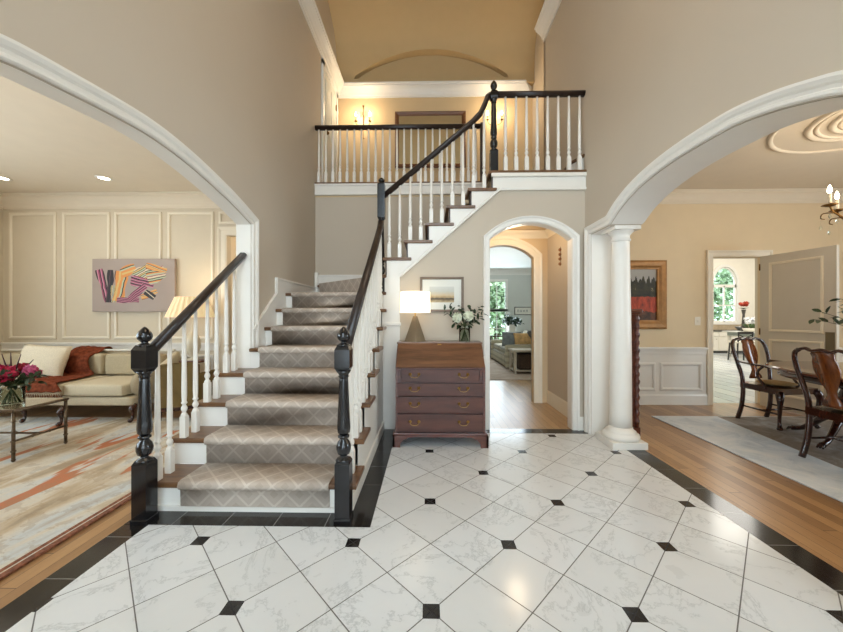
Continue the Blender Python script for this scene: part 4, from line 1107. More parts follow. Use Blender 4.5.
M_OLIVE = plain('olive_velvet', (116,96,58), 0.85, var=0.1, scale=8, spec=0.2)
bkp = [(-3.21,0.64),(-3.17,0.672),(-3.0,0.685),(-2.80,0.69),(-2.76,0.66),(-2.755,0.20),(-2.9,0.17),(-3.205,0.15)]
obj('back', MB().prism(bkp, mY, 3.98, 4.06), M_OLIVE, oc)
obj('welt', MB().tube([(-3.20,3.978,0.655),(-3.0,3.978,0.685),(-2.79,3.978,0.69),(-2.76,3.978,0.66),(-2.757,3.978,0.20)],0.008,6,up=(0,1,0)), M_OLIVE, oc)
for a, b in ((-3.20,-3.14),(-2.83,-2.77)): obj('arm', rbox(a,b,4.05,4.42,0.2,0.55,0.02), M_OLIVE, oc)
soft(obj('seat_cushion', rbox(-3.14,-2.83,4.06,4.42,0.25,0.42,0.04), M_OLIVE, oc),1)
obj('rail', MB().prism([(-3.21,0.10),(-3.21,0.15),(-2.9,0.17),(-2.755,0.20),(-2.755,0.16),(-2.9,0.13)], mY, 3.975, 4.42), M_MAHOD, oc)
for x in (-3.19,-2.78):
    for y in (4.0,4.39): obj('leg', MB().tube([(x,y,0.13),(x,y,0.06),(x,y-0.01,0.0)],[0.022,0.014,0.012],8,up=(0,1,0)), M_MAHOD, oc)
oc.location.z = 0.014
# recessed ceiling lights
M_BULB = glow('downlight_lens', (255,240,215), 14)
def downlight(x, y, z, lab, g='recessed lights in the living room ceiling'):
    t = thing('recessed_light', lab, 'light', (x,y,z), group=g)
    obj('trim_ring', MB().lathe([(0.09,0),(0.088,-0.006),(0.062,-0.006),(0.058,0.0)],(x,y,z),24), M_TRIM, t)
    obj('lens', MB().lathe([(0,-0.001),(0.06,-0.001),(0.06,-0.003),(0,-0.003)],(x,y,z),20), M_BULB, t)
downlight(-4.15,4.277,3.03,'recessed ceiling light nearest the arch in the living room')
downlight(-5.456,4.252,3.03,'recessed ceiling light at the left edge of the photo')
downlight(2.02,9.7,2.70,'recessed ceiling light in the far family room', 'recessed light in the family room')
# ------------------------------------------------------------------ dining room
M_CUSH = plain('tan_seat_fabric', (168,140,98), 0.9, var=0.05, scale=60, spec=0.1)
def dining_chair(name, label, arms, group=None):
    r = thing(name, label, 'chair', (0,0,0), group=group)
    W, D = 0.235, 0.21
    for s in (-1, 1):
        pts = [(s*0.205,-D-0.04,0.0),(s*0.20,-D+0.0,0.15),(s*0.195,-D+0.015,0.33),(s*0.195,-D+0.01,0.46),(s*0.20,-D-0.0,0.55),(s*0.225,-D-0.03,0.70),(s*0.235,-D-0.065,0.84),(s*0.215,-D-0.09,0.925),(s*0.175,-D-0.10,0.955)]
        pts = spline(pts, 3)
        obj('back_post', MB().tube(pts, [0.024-0.006*i/len(pts) for i in range(len(pts))], 8, up=(1,0,0)), M_MAHOD, r, local=True)
    cr = spline([(-0.185,-D-0.10,0.952),(-0.12,-D-0.105,0.972),(-0.07,-D-0.105,0.955),(0,-D-0.107,0.968),(0.07,-D-0.105,0.955),(0.12,-D-0.105,0.972),(0.185,-D-0.10,0.952)], 4)
    obj('crest_rail', MB().tube(cr, [(0.02,0.014)]*len(cr), 8), M_MAHOD, r, local=True)
    def sy(z): return -D-0.0-0.105*max(0,(z-0.5)/0.46)**1.3
    half = [(0.062,0.955),(0.085,0.93),(0.075,0.90),(0.088,0.86),(0.094,0.80),(0.082,0.74),(0.058,0.68),(0.036,0.63),(0.034,0.59),(0.055,0.55),(0.078,0.52),(0.085,0.49)]
    mb = MB(); rows = []
    for w_, z in half: rows.append([(-w_,sy(z)-0.006,z),(0,sy(z)-0.002,z),(w_,sy(z)-0.006,z),(w_,sy(z)+0.008,z),(0,sy(z)+0.012,z),(-w_,sy(z)+0.008,z)])
    mb.rings(rows); obj('splat', mb, M_SPLAT, r, local=True)
    fr = MB().prism([(-0.205,-D-0.012),(0.205,-D-0.012),(W+0.015,D+0.01),(-W-0.015,D+0.01)], mZ, 0.385, 0.45)
    obj('seat_rail', fr, M_MAHOD, r, local=True)
    soft(obj('seat_cushion', MB().prism([(-0.19,-D+0.02),(0.19,-D+0.02),(W-0.005,D-0.01),(-W+0.005,D-0.01)], mZ, 0.45, 0.50), M_CUSH, r, local=True),2)
    for s in (-1, 1):
        pts = spline([(s*W,D,0.42),(s*(W+0.022),D+0.022,0.35),(s*(W+0.012),D+0.012,0.24),(s*(W-0.004),D-0.004,0.12),(s*W,D,0.05),(s*(W+0.016),D+0.016,0.015)],3)
        ra = [0.034,0.038,0.038,0.034,0.028,0.024,0.021,0.019,0.017,0.016,0.016,0.017,0.020,0.024,0.028,0.024]
        obj('leg', MB().tube(pts, ra[:len(pts)], 10, up=(0,1,0)), M_MAHOD, r, local=True)
        obj('stretcher', MB().tube([(s*0.2,-D,0.17),(s*0.215,0,0.17),(s*(W-0.002),D-0.004,0.17)],[0.009,0.012,0.009],8), M_MAHOD, r, local=True)
        if arms:
            obj('arm', MB().tube(spline([(s*0.215,-D-0.03,0.70),(s*0.255,-D+0.08,0.695),(s*0.285,-0.02,0.69),(s*0.27,0.09,0.685),(s*0.285,0.13,0.68)],4),[(0.022,0.013)]*17,8), M_MAHOD, r, local=True)
            obj('arm_support', MB().tube(spline([(s*0.272,0.08,0.68),(s*0.262,0.02,0.62),(s*0.235,0.0,0.54),(s*0.225,0.05,0.47),(s*0.235,0.07,0.42)],4),[0.014]*17,8,up=(0,1,0)), M_MAHOD, r, local=True)
    obj('stretcher', MB().tube([(-0.218,0.02,0.17),(0.218,0.02,0.17)],0.010,8), M_MAHOD, r, local=True)
    return r
RZ = 0.014
a_ = dining_chair('dining_armchair', 'mahogany dining armchair with tan seat at the far end of the table', True); a_.location = (4.03,4.02,RZ); a_.rotation_euler = (0,0,PI+0.149)
b_ = dining_chair('dining_chair', 'mahogany side chair seen from behind at the right edge of the photo', False); b_.location = (3.56,2.87,RZ); b_.rotation_euler = (0,0,-PI/2)

t = NT('dining_rug_pile'); co_ = t.coord(); n1 = t.noise(co_, 3.5, 7, 0.65, 0.8); n3 = t.noise(co_, 90, 3, 0.7)
fl = t.ramp(n1.outputs[0], [(0.3,srgb(190,202,216)),(0.5,srgb(224,232,240)),(0.68,srgb(240,243,247))])
t.set(Base_Color=t.mix(t.math('MULTIPLY',n3.outputs[0],0.2), fl, srgb(150,156,166)), Roughness=0.95); t.b.inputs['Specular IOR Level'].default_value = 0.1; t.bump(n3.outputs[0],0.3,0.004)
M_R1 = t.m
t = NT('dining_rug_brown_grey'); co_ = t.coord(); n1 = t.noise(co_, 4, 7, 0.65, 0.8); n3 = t.noise(co_, 90, 3, 0.7)
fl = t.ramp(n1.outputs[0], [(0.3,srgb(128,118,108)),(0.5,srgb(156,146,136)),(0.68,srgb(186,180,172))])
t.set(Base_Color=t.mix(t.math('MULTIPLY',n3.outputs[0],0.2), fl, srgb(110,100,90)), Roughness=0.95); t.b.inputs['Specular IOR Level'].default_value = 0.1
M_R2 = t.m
rg2 = thing('area_rug', 'pale blue-grey mottled rug under the dining table', 'rug', (4.2,2.5,0))
obj('pile', rbox(2.80,5.7,0.6,4.32,0.0005,0.012,0.004), M_R1, rg2)
obj('brown_grey_area', MB().prism([(3.36,0.9),(5.4,0.9),(5.4,4.30),(3.60,4.30),(3.40,2.9)], mZ, 0.012, 0.0128), M_R2, rg2)  # brown-grey area laid over the pile, its left edge slanting

dt = thing('dining_table', 'oval polished mahogany dining table on claw-foot pedestals', 'table', (4.1,2.62,RZ))
def oval(a, b, n=56, e=0.8, cx=4.10, cy=2.62): 
    o = []
    for i in range(n):
        q = 2*PI*i/n; c_, s_ = math.cos(q), math.sin(q)
        o.append((cx+a*math.copysign(abs(c_)**e,c_), cy+b*math.copysign(abs(s_)**e,s_)))
    return o
mb = MB()
rs = []
for k_, z in ((0.985,0.728),(1.0,0.736),(1.0,0.75),(0.985,0.76)): rs.append([(4.10+(x-4.10)*k_, 2.62+(y-2.62)*k_, z) for x,y in oval(0.78,1.27)])
mb.rings(rs, smooth=False); obj('table_top', mb, wood_grain('polished_mahogany_top',(64,30,20),(112,62,42),0.12,2,1,coat=0.8), dt)
o1, o2 = oval(0.70,1.18), oval(0.68,1.16)
mb = MB(); mb.rings([[(x,y,0.66) for x,y in o1],[(x,y,0.728) for x,y in o1],[(x,y,0.728) for x,y in o2],[(x,y,0.66) for x,y in o2],[(x,y,0.66) for x,y in o1]], cap=False); obj('apron', mb, M_MAHOD, dt)
for cyp in (3.40,1.85):
    pd = obj('pedestal', MB().lathe([(0.09,0.728),(0.10,0.70),(0.05,0.66),(0.045,0.55),(0.075,0.46),(0.085,0.40),(0.06,0.34),(0.045,0.32),(0.07,0.30),(0.075,0.24),(0.05,0.2)],(4.1,cyp,0),24), M_MAHOD, dt)
    for k_ in range(4):
        a = math.radians(18+90*k_); c_, s_ = math.cos(a), math.sin(a)
        pts = spline([(4.1+q*c_,cyp+q*s_,z) for q,z in ((0.03,0.27),(0.14,0.25),(0.24,0.15),(0.33,0.07),(0.41,0.045))],3)
        m2 = MB().tube(pts,[0.04,0.04,0.038,0.036,0.034,0.032,0.030,0.028,0.026,0.024,0.024,0.026,0.028][:len(pts)],8)
        for t_ in (-0.4,0,0.4): m2.tube([(4.1+0.40*c_,cyp+0.40*s_,0.05),(4.1+0.43*math.cos(a+t_*0.09),cyp+0.43*math.sin(a+t_*0.09),0.045),(4.1+0.445*math.cos(a+t_*0.12),cyp+0.445*math.sin(a+t_*0.12),RZ+0.006)],[0.012,0.012,0.006],6)
        obj('claw_foot', m2, M_MAHOD, pd)
dv = thing('branch_vase', 'vase with leafy green branches reaching in from the right edge', 'vase', (3.9,2.9,0.774))
obj('vase_body', MB().lathe([(0,0.774),(0.06,0.774),(0.09,0.86),(0.08,0.98),(0.04,1.05),(0.05,1.08),(0.042,1.08),(0.035,1.05),(0,0.8)],(3.9,2.9,0),24), plain('celadon_ceramic',(150,164,150),0.2), dv)
mb = MB()
for tx, ty, tz in ((-0.55,0.12,0.20),(-0.42,0.05,0.30),(-0.5,0.1,0.26),(-0.4,-0.1,0.35),(0.3,0.2,0.3),(0.2,-0.2,0.4),(-0.1,0.3,0.38)):
    d = Vector((tx,ty,tz)); twig(mb,(3.9,2.9,1.07),d,d.length,13,0.075,0.034,droop=0.06,stemr=0.004)
obj('branches', mb, [M_STEM, M_LEAF], dv)

# chandelier
cx, cy = 4.0, 2.95
ch = thing('chandelier', 'antique brass candle chandelier with crystal drops over the dining table', 'chandelier', (cx,cy,3.03))
obj('canopy', MB().lathe([(0,3.03),(0.06,3.03),(0.05,3.0),(0.015,2.98),(0.01,2.96)],(cx,cy,0),20), M_OLDBR, ch)
obj('chain', MB().tube([(cx,cy,2.97),(cx,cy,2.55)],0.007,6,up=(0,1,0)), M_OLDBR, ch)
obj('column', MB().lathe([(0.01,2.56),(0.03,2.53),(0.015,2.48),(0.04,2.42),(0.05,2.36),(0.02,2.28),(0.05,2.2),(0.07,2.16),(0.04,2.1),(0.015,2.07),(0.03,2.03),(0.0,2.0)],(cx,cy,0),20), M_OLDBR, ch)
M_FL = glow('candle_bulb', (255,236,205), 26)
M_CANDLE = plain('ivory_candle', (240,232,212), 0.5)
for k_ in range(8):
    a = math.radians(100+45*k_); c_, s_ = math.cos(a), math.sin(a); P = lambda q,z: (cx+q*c_, cy+q*s_, z)
    am = obj('arm', MB().tube(spline([P(0.04,2.17),P(0.14,2.10),P(0.27,2.12),P(0.37,2.20),P(0.40,2.27)],4),0.0075,6).tube(spline([P(0.37,2.20),P(0.44,2.205),P(0.455,2.165),P(0.43,2.15)],3),0.005,6).tube(spline([P(0.10,2.16),P(0.17,2.20),P(0.24,2.17),P(0.20,2.14)],3),0.005,6), M_OLDBR, ch)
    obj('drip_pan', MB().lathe([(0,2.262),(0.02,2.262),(0.055,2.276),(0.05,2.282),(0.0,2.275)],(cx+0.4*c_,cy+0.4*s_,0),16), M_OLDBR, am)
    obj('candle', MB().lathe([(0.014,2.275),(0.014,2.385),(0.0,2.385)],(cx+0.4*c_,cy+0.4*s_,0),12), M_CANDLE, am)
    obj('bulb', MB().lathe([(0.006,2.385),(0.015,2.40),(0.016,2.415),(0.009,2.445),(0.0,2.465)],(cx+0.4*c_,cy+0.4*s_,0),12), M_FL, am)
    mb = MB()
    for q, z in ((0.455,2.15),(0.40,2.25),(0.27,2.11)): 
        mb.tube([P(q,z),P(q,z-0.07)],0.0012,4,up=(0,1,0)); mb.lathe([(0,-0.10),(0.010,-0.08),(0.006,-0.06),(0,-0.055)],P(q,z),6,smooth=False)
    obj('crystal_drop', mb, M_GLASS, am)

# painting on the dining wall
def poppy(t, x, z, g):
    n = t.noise(t.mapping(g, scale=(9,1,3)), 2.0, 6, 0.65); n2 = t.noise(g, 9, 5, 0.7); n3 = t.noise(t.mapping(g, scale=(18,1,1.2)), 1.2, 3)
    tree = t.math('ADD', z, t.math('MULTIPLY', t.math('SUBTRACT', n3.outputs[0], 0.5), -0.55))
    sky = t.mix(n2.outputs[0], srgb(150,150,150), srgb(178,172,160))
    dark = t.ramp(n2.outputs[0], [(0.4,srgb(34,32,20)),(0.62,srgb(60,56,32)),(0.7,srgb(170,150,110))])
    field = t.ramp(n.outputs[0], [(0.3,srgb(70,28,16)),(0.45,srgb(150,52,22)),(0.62,srgb(190,72,36))])
    low = t.ramp(n2.outputs[0], [(0.35,srgb(40,26,18)),(0.65,srgb(110,66,36))])
    c = t.mix(t.math('GREATER_THAN', tree, 0.80), dark, sky)
    c = t.mix(t.math('LESS_THAN', t.math('ADD', z, t.math('MULTIPLY', n2.outputs[0], 0.08)), 0.50), c, field)
    return t.mix(t.math('LESS_THAN', t.math('ADD', z, t.math('MULTIPLY', n2.outputs[0], 0.2)), 0.27), c, low)
framed('framed_painting', 'gilt-framed painting of a red flower field and dark trees on the dining wall', 2.35,3.384,1.078,2.052, YD, 0.125, M_GILT, art_mat('flower_field_painting', poppy), depth=0.05)
# light switch
sw = thing('light_switch', 'small cream light switch plate beside the kitchen doorway', 'switch', (3.85,YD,1.15))
obj('plate', rbox(3.80,3.88,YD-0.006,YD,1.13,1.25,0.002), M_LTRIM, sw); obj('toggle', rbox(3.835,3.845,YD-0.014,YD-0.005,1.18,1.2,0.001), M_WHITEP, sw)

# carved cabinet just behind the column
cb = thing('carved_cabinet', 'tall narrow carved mahogany cabinet mostly hidden behind the white column', 'cabinet', (2.13,3.85,0))
obj('cabinet_body', rbox(2.035,2.20,3.64,4.25,0.08,1.28,0.005), M_MAHOG, cb)
obj('cornice', MB().box(2.035,2.235,3.615,4.27,1.28,1.30,0.004).box(2.035,2.25,3.60,4.28,1.30,1.335,0.008), M_MAHOG, cb)
obj('plinth', rbox(2.035,2.235,3.615,4.27,0.0,0.09,0.01), M_MAHOG, cb)
for y in (3.635,4.25):
    pr = [(0.018,0.09)]
    for i in range(14): z = 0.12+i*0.083; pr += [(0.017,z),(0.024,z+0.02),(0.026,z+0.04),(0.018,z+0.06)]
    pr += [(0.02,1.28)]
    obj('carved_post', MB().lathe(pr,(2.208,y,0),12,wob=lambda t_,q:1+0.12*math.sin(t_*5+q*40)), M_MAHOG, cb)
obj('cabinet_door', rbox(2.198,2.21,3.68,4.21,0.14,1.24,0.006), M_MAHOF, cb)

# kitchen door standing open
hx, hy = 4.665, YD-0.025
an = math.atan2(4.13-4.92, 4.795-4.67)
ld = bpy.data.objects.new('door_3', None); COL.objects.link(ld); ld.location = (hx+0.012,hy-0.03,0); ld.rotation_euler = (0,0,an); ld['kind'] = 'structure'
M_DOORP = plain('greige_door_paint', (204,196,182), 0.5, var=0.01)
lf = obj('door_leaf', MB().box(0,0.80,-0.02,0.02,0.012,2.095,0.002), M_DOORP, ld, local=True)
for z0, z1 in ((1.05,1.99),(0.20,0.95)):
    for sg in (-1, 1):
        obj('panel_moulding', MB().trim(rect(0.115,0.685,z0,z1), [(0,0),(0,0.01),(0.008,0.016),(0.026,0.012),(0.032,0)], lambda p,q,d:(p,sg*(0.02+d),q), closed=True), M_LTRIM, lf, local=True)
for sg in (-1,1):
    obj('push_plate', MB().box(0.70,0.785,min(sg*0.02,sg*0.023),max(sg*0.02,sg*0.023),0.80,1.07), plain('dull_brass_plate_%d'%sg,(120,108,84),0.5,0.5), lf, local=True)
for z in (0.2,1.0,1.9): obj('hinge', MB().lathe([(0.008,z),(0.008,z+0.09),(0,z+0.09)],(0,-0.024,0),8), M_OLDBR, ld, local=True)

# ------------------------------------------------------------------ kitchen
M_CAB = plain('cream_cabinet_paint', (232,226,212), 0.4, var=0.01)
M_TOPD = plain('dark_stone_counter', (84,82,80), 0.2, var=0.2, scale=20)
kb = thing('kitchen_cabinet', 'cream base cabinets with dark counter under the arched kitchen window', 'cabinet', (10.5,12.0,0))
obj('cabinet_body', MB().box(8.6,13.6,11.72,12.29,0.08,0.74), M_CAB, kb)
obj('toe_kick', MB().box(8.6,13.6,11.78,12.2,0,0.08), M_TOPD, kb)
obj('worktop', rbox(8.58,13.6,11.68,12.29,0.74,0.78,0.006), M_TOPD, kb)
for i in range(8):
    x = 8.62+i*0.62
    dr = obj('drawer', rbox(x,x+0.58,11.70,11.72,0.57,0.72,0.006), M_CAB, kb); obj('knob', MB().ball((x+0.29,11.685,0.65),0.014,sub=1), M_OLDBR, dr)
    dr = obj('door', rbox(x,x+0.58,11.70,11.72,0.10,0.55,0.006), M_CAB, kb); obj('knob', MB().ball((x+0.52,11.685,0.48),0.014,sub=1), M_OLDBR, dr)
tag(obj('backsplash', MB().box(8.6,13.6,12.27,12.299,0.78,0.98), plain('tan_tile',(190,170,142),0.3,var=0.1,scale=9)), 'tan tile backsplash strip behind the dark kitchen counter', 'backsplash')
bw = tag(obj('metal_bowl', MB().lathe([(0,0.78),(0.06,0.78),(0.13,0.86),(0.15,0.90),(0.14,0.90),(0.12,0.86),(0,0.79)],(10.78,11.95,0),20), plain('steel',(170,172,174),0.3,0.8)), 'grey metal bowl on the dark counter under the kitchen window', 'bowl')
isl = thing('kitchen_table', 'white-topped kitchen table behind the bar stools', 'table', (9.8,10.3,0))
obj('table_top', rbox(9.22,11.0,10.0,10.85,0.765,0.80,0.006), M_COOL, isl)
obj('apron', MB().box(9.30,10.9,10.05,10.75,0.66,0.765), plain('grey_green_paint',(150,158,150),0.5), isl)
for x in (9.34,10.87):
    for y in (10.08,10.72): obj('leg', MB().lathe([(0.03,0),(0.04,0.1),(0.03,0.3),(0.045,0.55),(0.045,0.66)],(x,y,0),10), M_WHITEP, isl)
def stool(label, g):
    r = thing('bar_stool', label, 'stool', (0,0,0), group=g)
    for x in (-0.17,0.17):
        obj('leg', MB().tube([(x*1.15,0.17,0),(x,0.14,0.5)],0.018,6), M_BLACK, r, local=True)
        obj('back_post', MB().tube([(x*1.15,-0.2,0),(x,-0.16,0.5),(x,-0.2,0.82)],0.02,6), M_BLACK, r, local=True)
    obj('seat', rbox(-0.2,0.2,-0.18,0.18,0.50,0.55,0.015), M_WHITEP, r, local=True)
    obj('crest_rail', rbox(-0.19,0.19,-0.21,-0.18,0.76,0.83,0.008), M_BLACK, r, local=True)
    obj('back_slats', MB().box(-0.17,0.17,-0.195,-0.185,0.66,0.685).tube([(-0.16,-0.17,0.57),(0.16,-0.19,0.74)],0.012,6).tube([(0.16,-0.17,0.57),(-0.16,-0.19,0.74)],0.012,6), M_BLACK, r, local=True)
    obj('foot_rest', MB().tube([(-0.18,0.16,0.18),(0.18,0.16,0.18)],0.012,6).tube([(-0.18,-0.18,0.25),(0.18,-0.18,0.25)],0.012,6), M_BLACK, r, local=True)
    return r
s1 = stool('black bar stool with white seat seen left in the kitchen doorway', 'bar stools at the kitchen table')
s1.location = (8.80,9.75,0); s1.rotation_euler = (0,0,-0.15)
s2 = copy_tree(s1); s2['label'] = 'black bar stool half hidden by the open kitchen door'; s2.location = (9.30,9.70,0); s2.rotation_euler = (0,0,0)
pn = thing('orchid_planter', 'white planter of white orchids on the kitchen table', 'plant', (9.52,10.22,0.80))
obj('planter', MB().lathe([(0,0.80),(0.17,0.80),(0.22,0.90),(0.20,0.90),(0.16,0.82),(0,0.82)],(9.52,10.22,0),20,sx=1,sy=0.6), M_WHITEP, pn)
mb = MB()
for i in range(16): a = i*2.4; leaf(mb,(9.52+0.1*math.cos(a),10.22+0.05*math.sin(a),0.89),(math.cos(a),math.sin(a)*0.6,1.3),0.2,0.05)
obj('leaves', mb, M_LEAFB, pn)
mb = MB(); m2 = MB()
for i in range(7):
    x = 9.38+0.05*i; mb.tube([(x,10.2,0.88),(x-0.02,10.2,1.1),(x+rnd(0.08),10.15,1.2)],0.004,4,up=(0,1,0))
    for q in range(3): bloom(m2,(x+rnd(0.06),10.16+rnd(0.04),1.08+q*0.05),0.038,12,1.0)
obj('stems', mb, M_STEM, pn); obj('blossoms', m2, plain('orchid_white',(240,240,240),0.6), pn)
rf = thing('red_flower_vase', 'tall dark vase of red-orange flowers behind the white orchids', 'vase', (9.40,10.55,0.80))
obj('vase_body', MB().lathe([(0,0.80),(0.07,0.80),(0.05,1.0),(0.03,1.3),(0.05,1.42),(0.055,1.46),(0,1.44)],(9.62,10.55,0),16), plain('dark_vase',(74,70,66),0.4), rf)
mb = MB()
for i in range(9): a = i*2.4; bloom(mb,(9.62+0.09*math.cos(a),10.55+0.05*math.sin(a),1.60+0.03*(i%3)),0.045,22,0.6)
obj('flowers', mb, plain('red_orange_petal',(196,74,46),0.7,var=0.2,scale=20), rf)
mb = MB()
for i in range(14): a = i*2.4; leaf(mb,(9.62,10.55,1.47),(math.cos(a),math.sin(a),0.5),0.14,0.05)
obj('leaves', mb, M_LEAF, rf)

# ------------------------------------------------------------------ family room beyond the hall
t = NT('family_rug_pile'); co_ = t.coord(); n1 = t.noise(co_, 3, 6, 0.6); t.set(Base_Color=t.ramp(n1.outputs[0],[(0.3,srgb(158,138,122)),(0.7,srgb(188,170,152))]), Roughness=0.95)
tag(obj('area_rug', rbox(0.5,3.5,6.72,9.9,0.0005,0.012,0.003), t.m), 'tan rug on the oak floor of the far family room', 'rug')
M_WW = plain('whitewashed_wood', (196,184,162), 0.6, var=0.1, scale=15)
cn = thing('side_table', 'whitewashed open side table in front of the plaid sofa', 'table', (2.25,7.55,0.012))
obj('table_top', rbox(1.84,2.78,7.34,7.86,0.49,0.53,0.006), M_WW, cn)
for x in (1.87,2.72):
    for y in (7.37,7.80): obj('leg', rbox(x,x+0.045,y,y+0.045,0.012,0.49,0.004), M_WW, cn)
obj('shelf', rbox(1.86,2.76,7.38,7.84,0.06,0.09,0.004), M_WW, cn)
obj('side_fretwork', MB().tube([(1.89,7.42,0.09),(1.89,7.80,0.47)],0.01,6).tube([(1.89,7.80,0.09),(1.89,7.42,0.47)],0.01,6).box(1.875,1.905,7.40,7.82,0.44,0.49), M_WW, cn)
obj('basket', rbox(1.98,2.70,7.42,7.82,0.095,0.42,0.03), plain('dark_wicker',(72,54,38),0.9,var=0.3,scale=60), cn)
t = NT('plaid_upholstery'); co_ = t.coord(); sp = t.n('ShaderNodeSeparateXYZ'); t.L(co_, sp.inputs[0])
def st_(q,p,w): return t.math('LESS_THAN', t.math('FRACT', t.math('DIVIDE', q, p)), w)
f = t.math('ADD', t.math('MULTIPLY', st_(sp.outputs[1],0.16,0.4),0.45), t.math('MULTIPLY', st_(sp.outputs[2],0.14,0.4),0.45))
t.set(Base_Color=t.mix(f, srgb(176,166,140), srgb(100,98,88)), Roughness=0.95)
fs = thing('plaid_sofa', 'taupe plaid sofa in the far family room behind the side table', 'sofa', (2.5,8.8,0.012))
soft(obj('seat_base', rbox(1.83,2.95,8.0,9.85,0.05,0.36,0.05), t.m, fs),1)
soft(obj('arm', rbox(1.80,2.95,7.90,8.12,0.03,0.60,0.07), t.m, fs),1)
soft(obj('arm', rbox(1.80,2.95,9.70,9.92,0.03,0.60,0.07), t.m, fs),1)
soft(obj('back', rbox(2.72,3.0,7.9,9.9,0.05,0.86,0.08), t.m, fs),1)
for a in (8.14,8.93): soft(obj('seat_cushion', rbox(1.85,2.72,a,a+0.76,0.36,0.50,0.05), t.m, fs),1)
for lab, x, y, z, rz, c_, w_ in (('tan pillow nearest the side table on the plaid sofa',2.30,8.22,0.68,0.25,(206,164,108),0.5),('grey patterned pillow leaning on the arm of the plaid sofa',2.02,8.26,0.70,-0.2,(120,124,122),0.46),('dark plaid pillow at the back of the plaid sofa',2.55,8.4,0.74,1.0,(92,92,88),0.46)):
    tag(obj('throw_pillow', pillow_mb(w_,0.36,0.14,10,Matrix.Translation((x,y,z))@Matrix.Rotation(rz,4,'Z')@Matrix.Rotation(-0.25,4,'X')), plain('pillow_'+lab[:4],c_,0.9,var=0.15,scale=12)), lab, 'pillow')
ct2 = thing('console_table', 'dark console table under the far family room window', 'table', (2.4,10.2,0))
obj('table_top', rbox(1.84,3.0,10.02,10.38,0.645,0.68,0.004), M_MAHOD, ct2)
for x in (1.87,2.93):
    for y in (10.05,10.32): obj('leg', rbox(x,x+0.04,y,y+0.04,0,0.645,0.004), M_MAHOD, ct2)
pv = thing('potted_plant', 'leafy dark green plant in a white vase by the far window', 'plant', (2.47,10.2,0.68))
obj('vase_body', MB().lathe([(0,0.68),(0.09,0.68),(0.13,0.80),(0.12,0.93),(0.08,0.99),(0.09,1.01),(0.07,1.01),(0,0.95)],(2.50,10.2,0),20), M_WHITEP, pv)
mb = MB()
for i in range(22):
    a = i*2.4; d = Vector((math.cos(a),math.sin(a)*0.6,random.uniform(0.25,1.3))); twig(mb,(2.50,10.2,1.0),d,random.uniform(0.2,0.36),7,0.12,0.075,0.1,stemr=0.004)
obj('foliage', mb, [M_STEM, M_LEAF], pv)
sg_ = thing('wall_sign', 'small white sign with four dark marks in a black frame on the far wall', 'sign', (2.9,YF,1.3))
obj('frame', MB().trim(rect(2.655,3.175,1.295,1.54), [(0,0),(0,0.02),(0.016,0.02),(0.016,0)], lambda p,q,d:(p,YF-d,q), closed=True), M_BLACK, sg_)
obj('panel', MB().box(2.665,3.165,YF-0.01,YF-0.001,1.305,1.53), M_WHITEP, sg_)
mb = MB()
for i, x in enumerate((2.77,2.855,2.94,3.03)):
    mb.box(x-0.024,x-0.014,YF-0.0125,YF-0.0095,1.385,1.455).box(x+0.012,x+0.022,YF-0.0125,YF-0.0095,1.385,1.455)
    mb.box(x-0.024,x+0.022,YF-0.0125,YF-0.0095,(1.445,1.385,1.415,1.44)[i],(1.455,1.395,1.425,1.45)[i])
obj('marks', mb, plain('ink_grey',(70,70,76),0.6), sg_)

# ------------------------------------------------------------------ hall and gallery pieces
wh = thing('wall_ornament', 'string of four small brown beads hanging on the hall wall', 'ornament', (1.75,4.488,1.92))
obj('cord', MB().tube([(1.738,4.488,1.925),(1.738,4.488,2.17)],0.003,5,up=(0,1,0)), M_MAHOD, wh)
for z in (1.945,2.01,2.07,2.13): obj('bead', MB().ball((1.728,4.488,z),0.021,sz=1.1,sub=2), plain('brown_bead_%d'%int(z*100),(140,96,64),0.5), wh)

def sconce(x, label):
    s = thing('wall_sconce', label, 'sconce', (x,YG,4.8), group='candle sconces on the gallery wall')
    obj('back_plate', MB().lathe([(0,0),(0.035,0),(0.03,0.012),(0.012,0.02),(0,0.03)],n=16,M=Matrix.Translation((x,YG,4.84))@Matrix.Rotation(PI/2,4,'X')).tube([(x,YG-0.02,4.84),(x,YG-0.02,4.62)],[0.008,0.004],6,up=(0,1,0)).ball((x,YG-0.02,4.60),0.014,sub=1), M_OLDBR, s)
    obj('stem', MB().tube([(x,YG-0.03,4.84),(x,YG-0.06,4.95),(x,YG-0.06,5.17)],0.006,6,up=(0,1,0)).ball((x,YG-0.06,5.18),0.018,sub=1), M_OLDBR, s)
    mb = MB()
    for i in range(10):
        a = i*0.628; mb.lathe([(0,-0.03),(0.012,0),(0,0.03)],(x+0.045*math.cos(a),YG-0.06+0.03*math.sin(a),5.06-0.03*(i%3)),6,smooth=False)
    obj('crystals', mb, M_GLASS, s)
    for q in (-1,1):
        am = obj('arm', MB().tube(spline([(x,YG-0.03,4.84),(x+q*0.07,YG-0.07,4.80),(x+q*0.13,YG-0.1,4.84),(x+q*0.13,YG-0.1,4.87)],4),0.006,6,up=(0,1,0)).lathe([(0,4.865),(0.03,4.875),(0.028,4.88),(0,4.875)],(x+q*0.13,YG-0.1,0),12), M_OLDBR, s)
        obj('candle', MB().lathe([(0.010,4.875),(0.010,4.965),(0,4.965)],(x+q*0.13,YG-0.1,0),10), M_OLDBR, am)
        obj('bulb', MB().lathe([(0.006,4.965),(0.016,4.985),(0.016,5.0),(0.008,5.035),(0,5.05)],(x+q*0.13,YG-0.1,0),10), M_FL2, am)
M_FL2 = glow('sconce_bulb', (255,232,190), 40)
sconce(-1.208, 'lit two-candle brass wall sconce left of the gallery mirror')
sconce(1.227, 'lit two-candle brass wall sconce behind the top newel post')
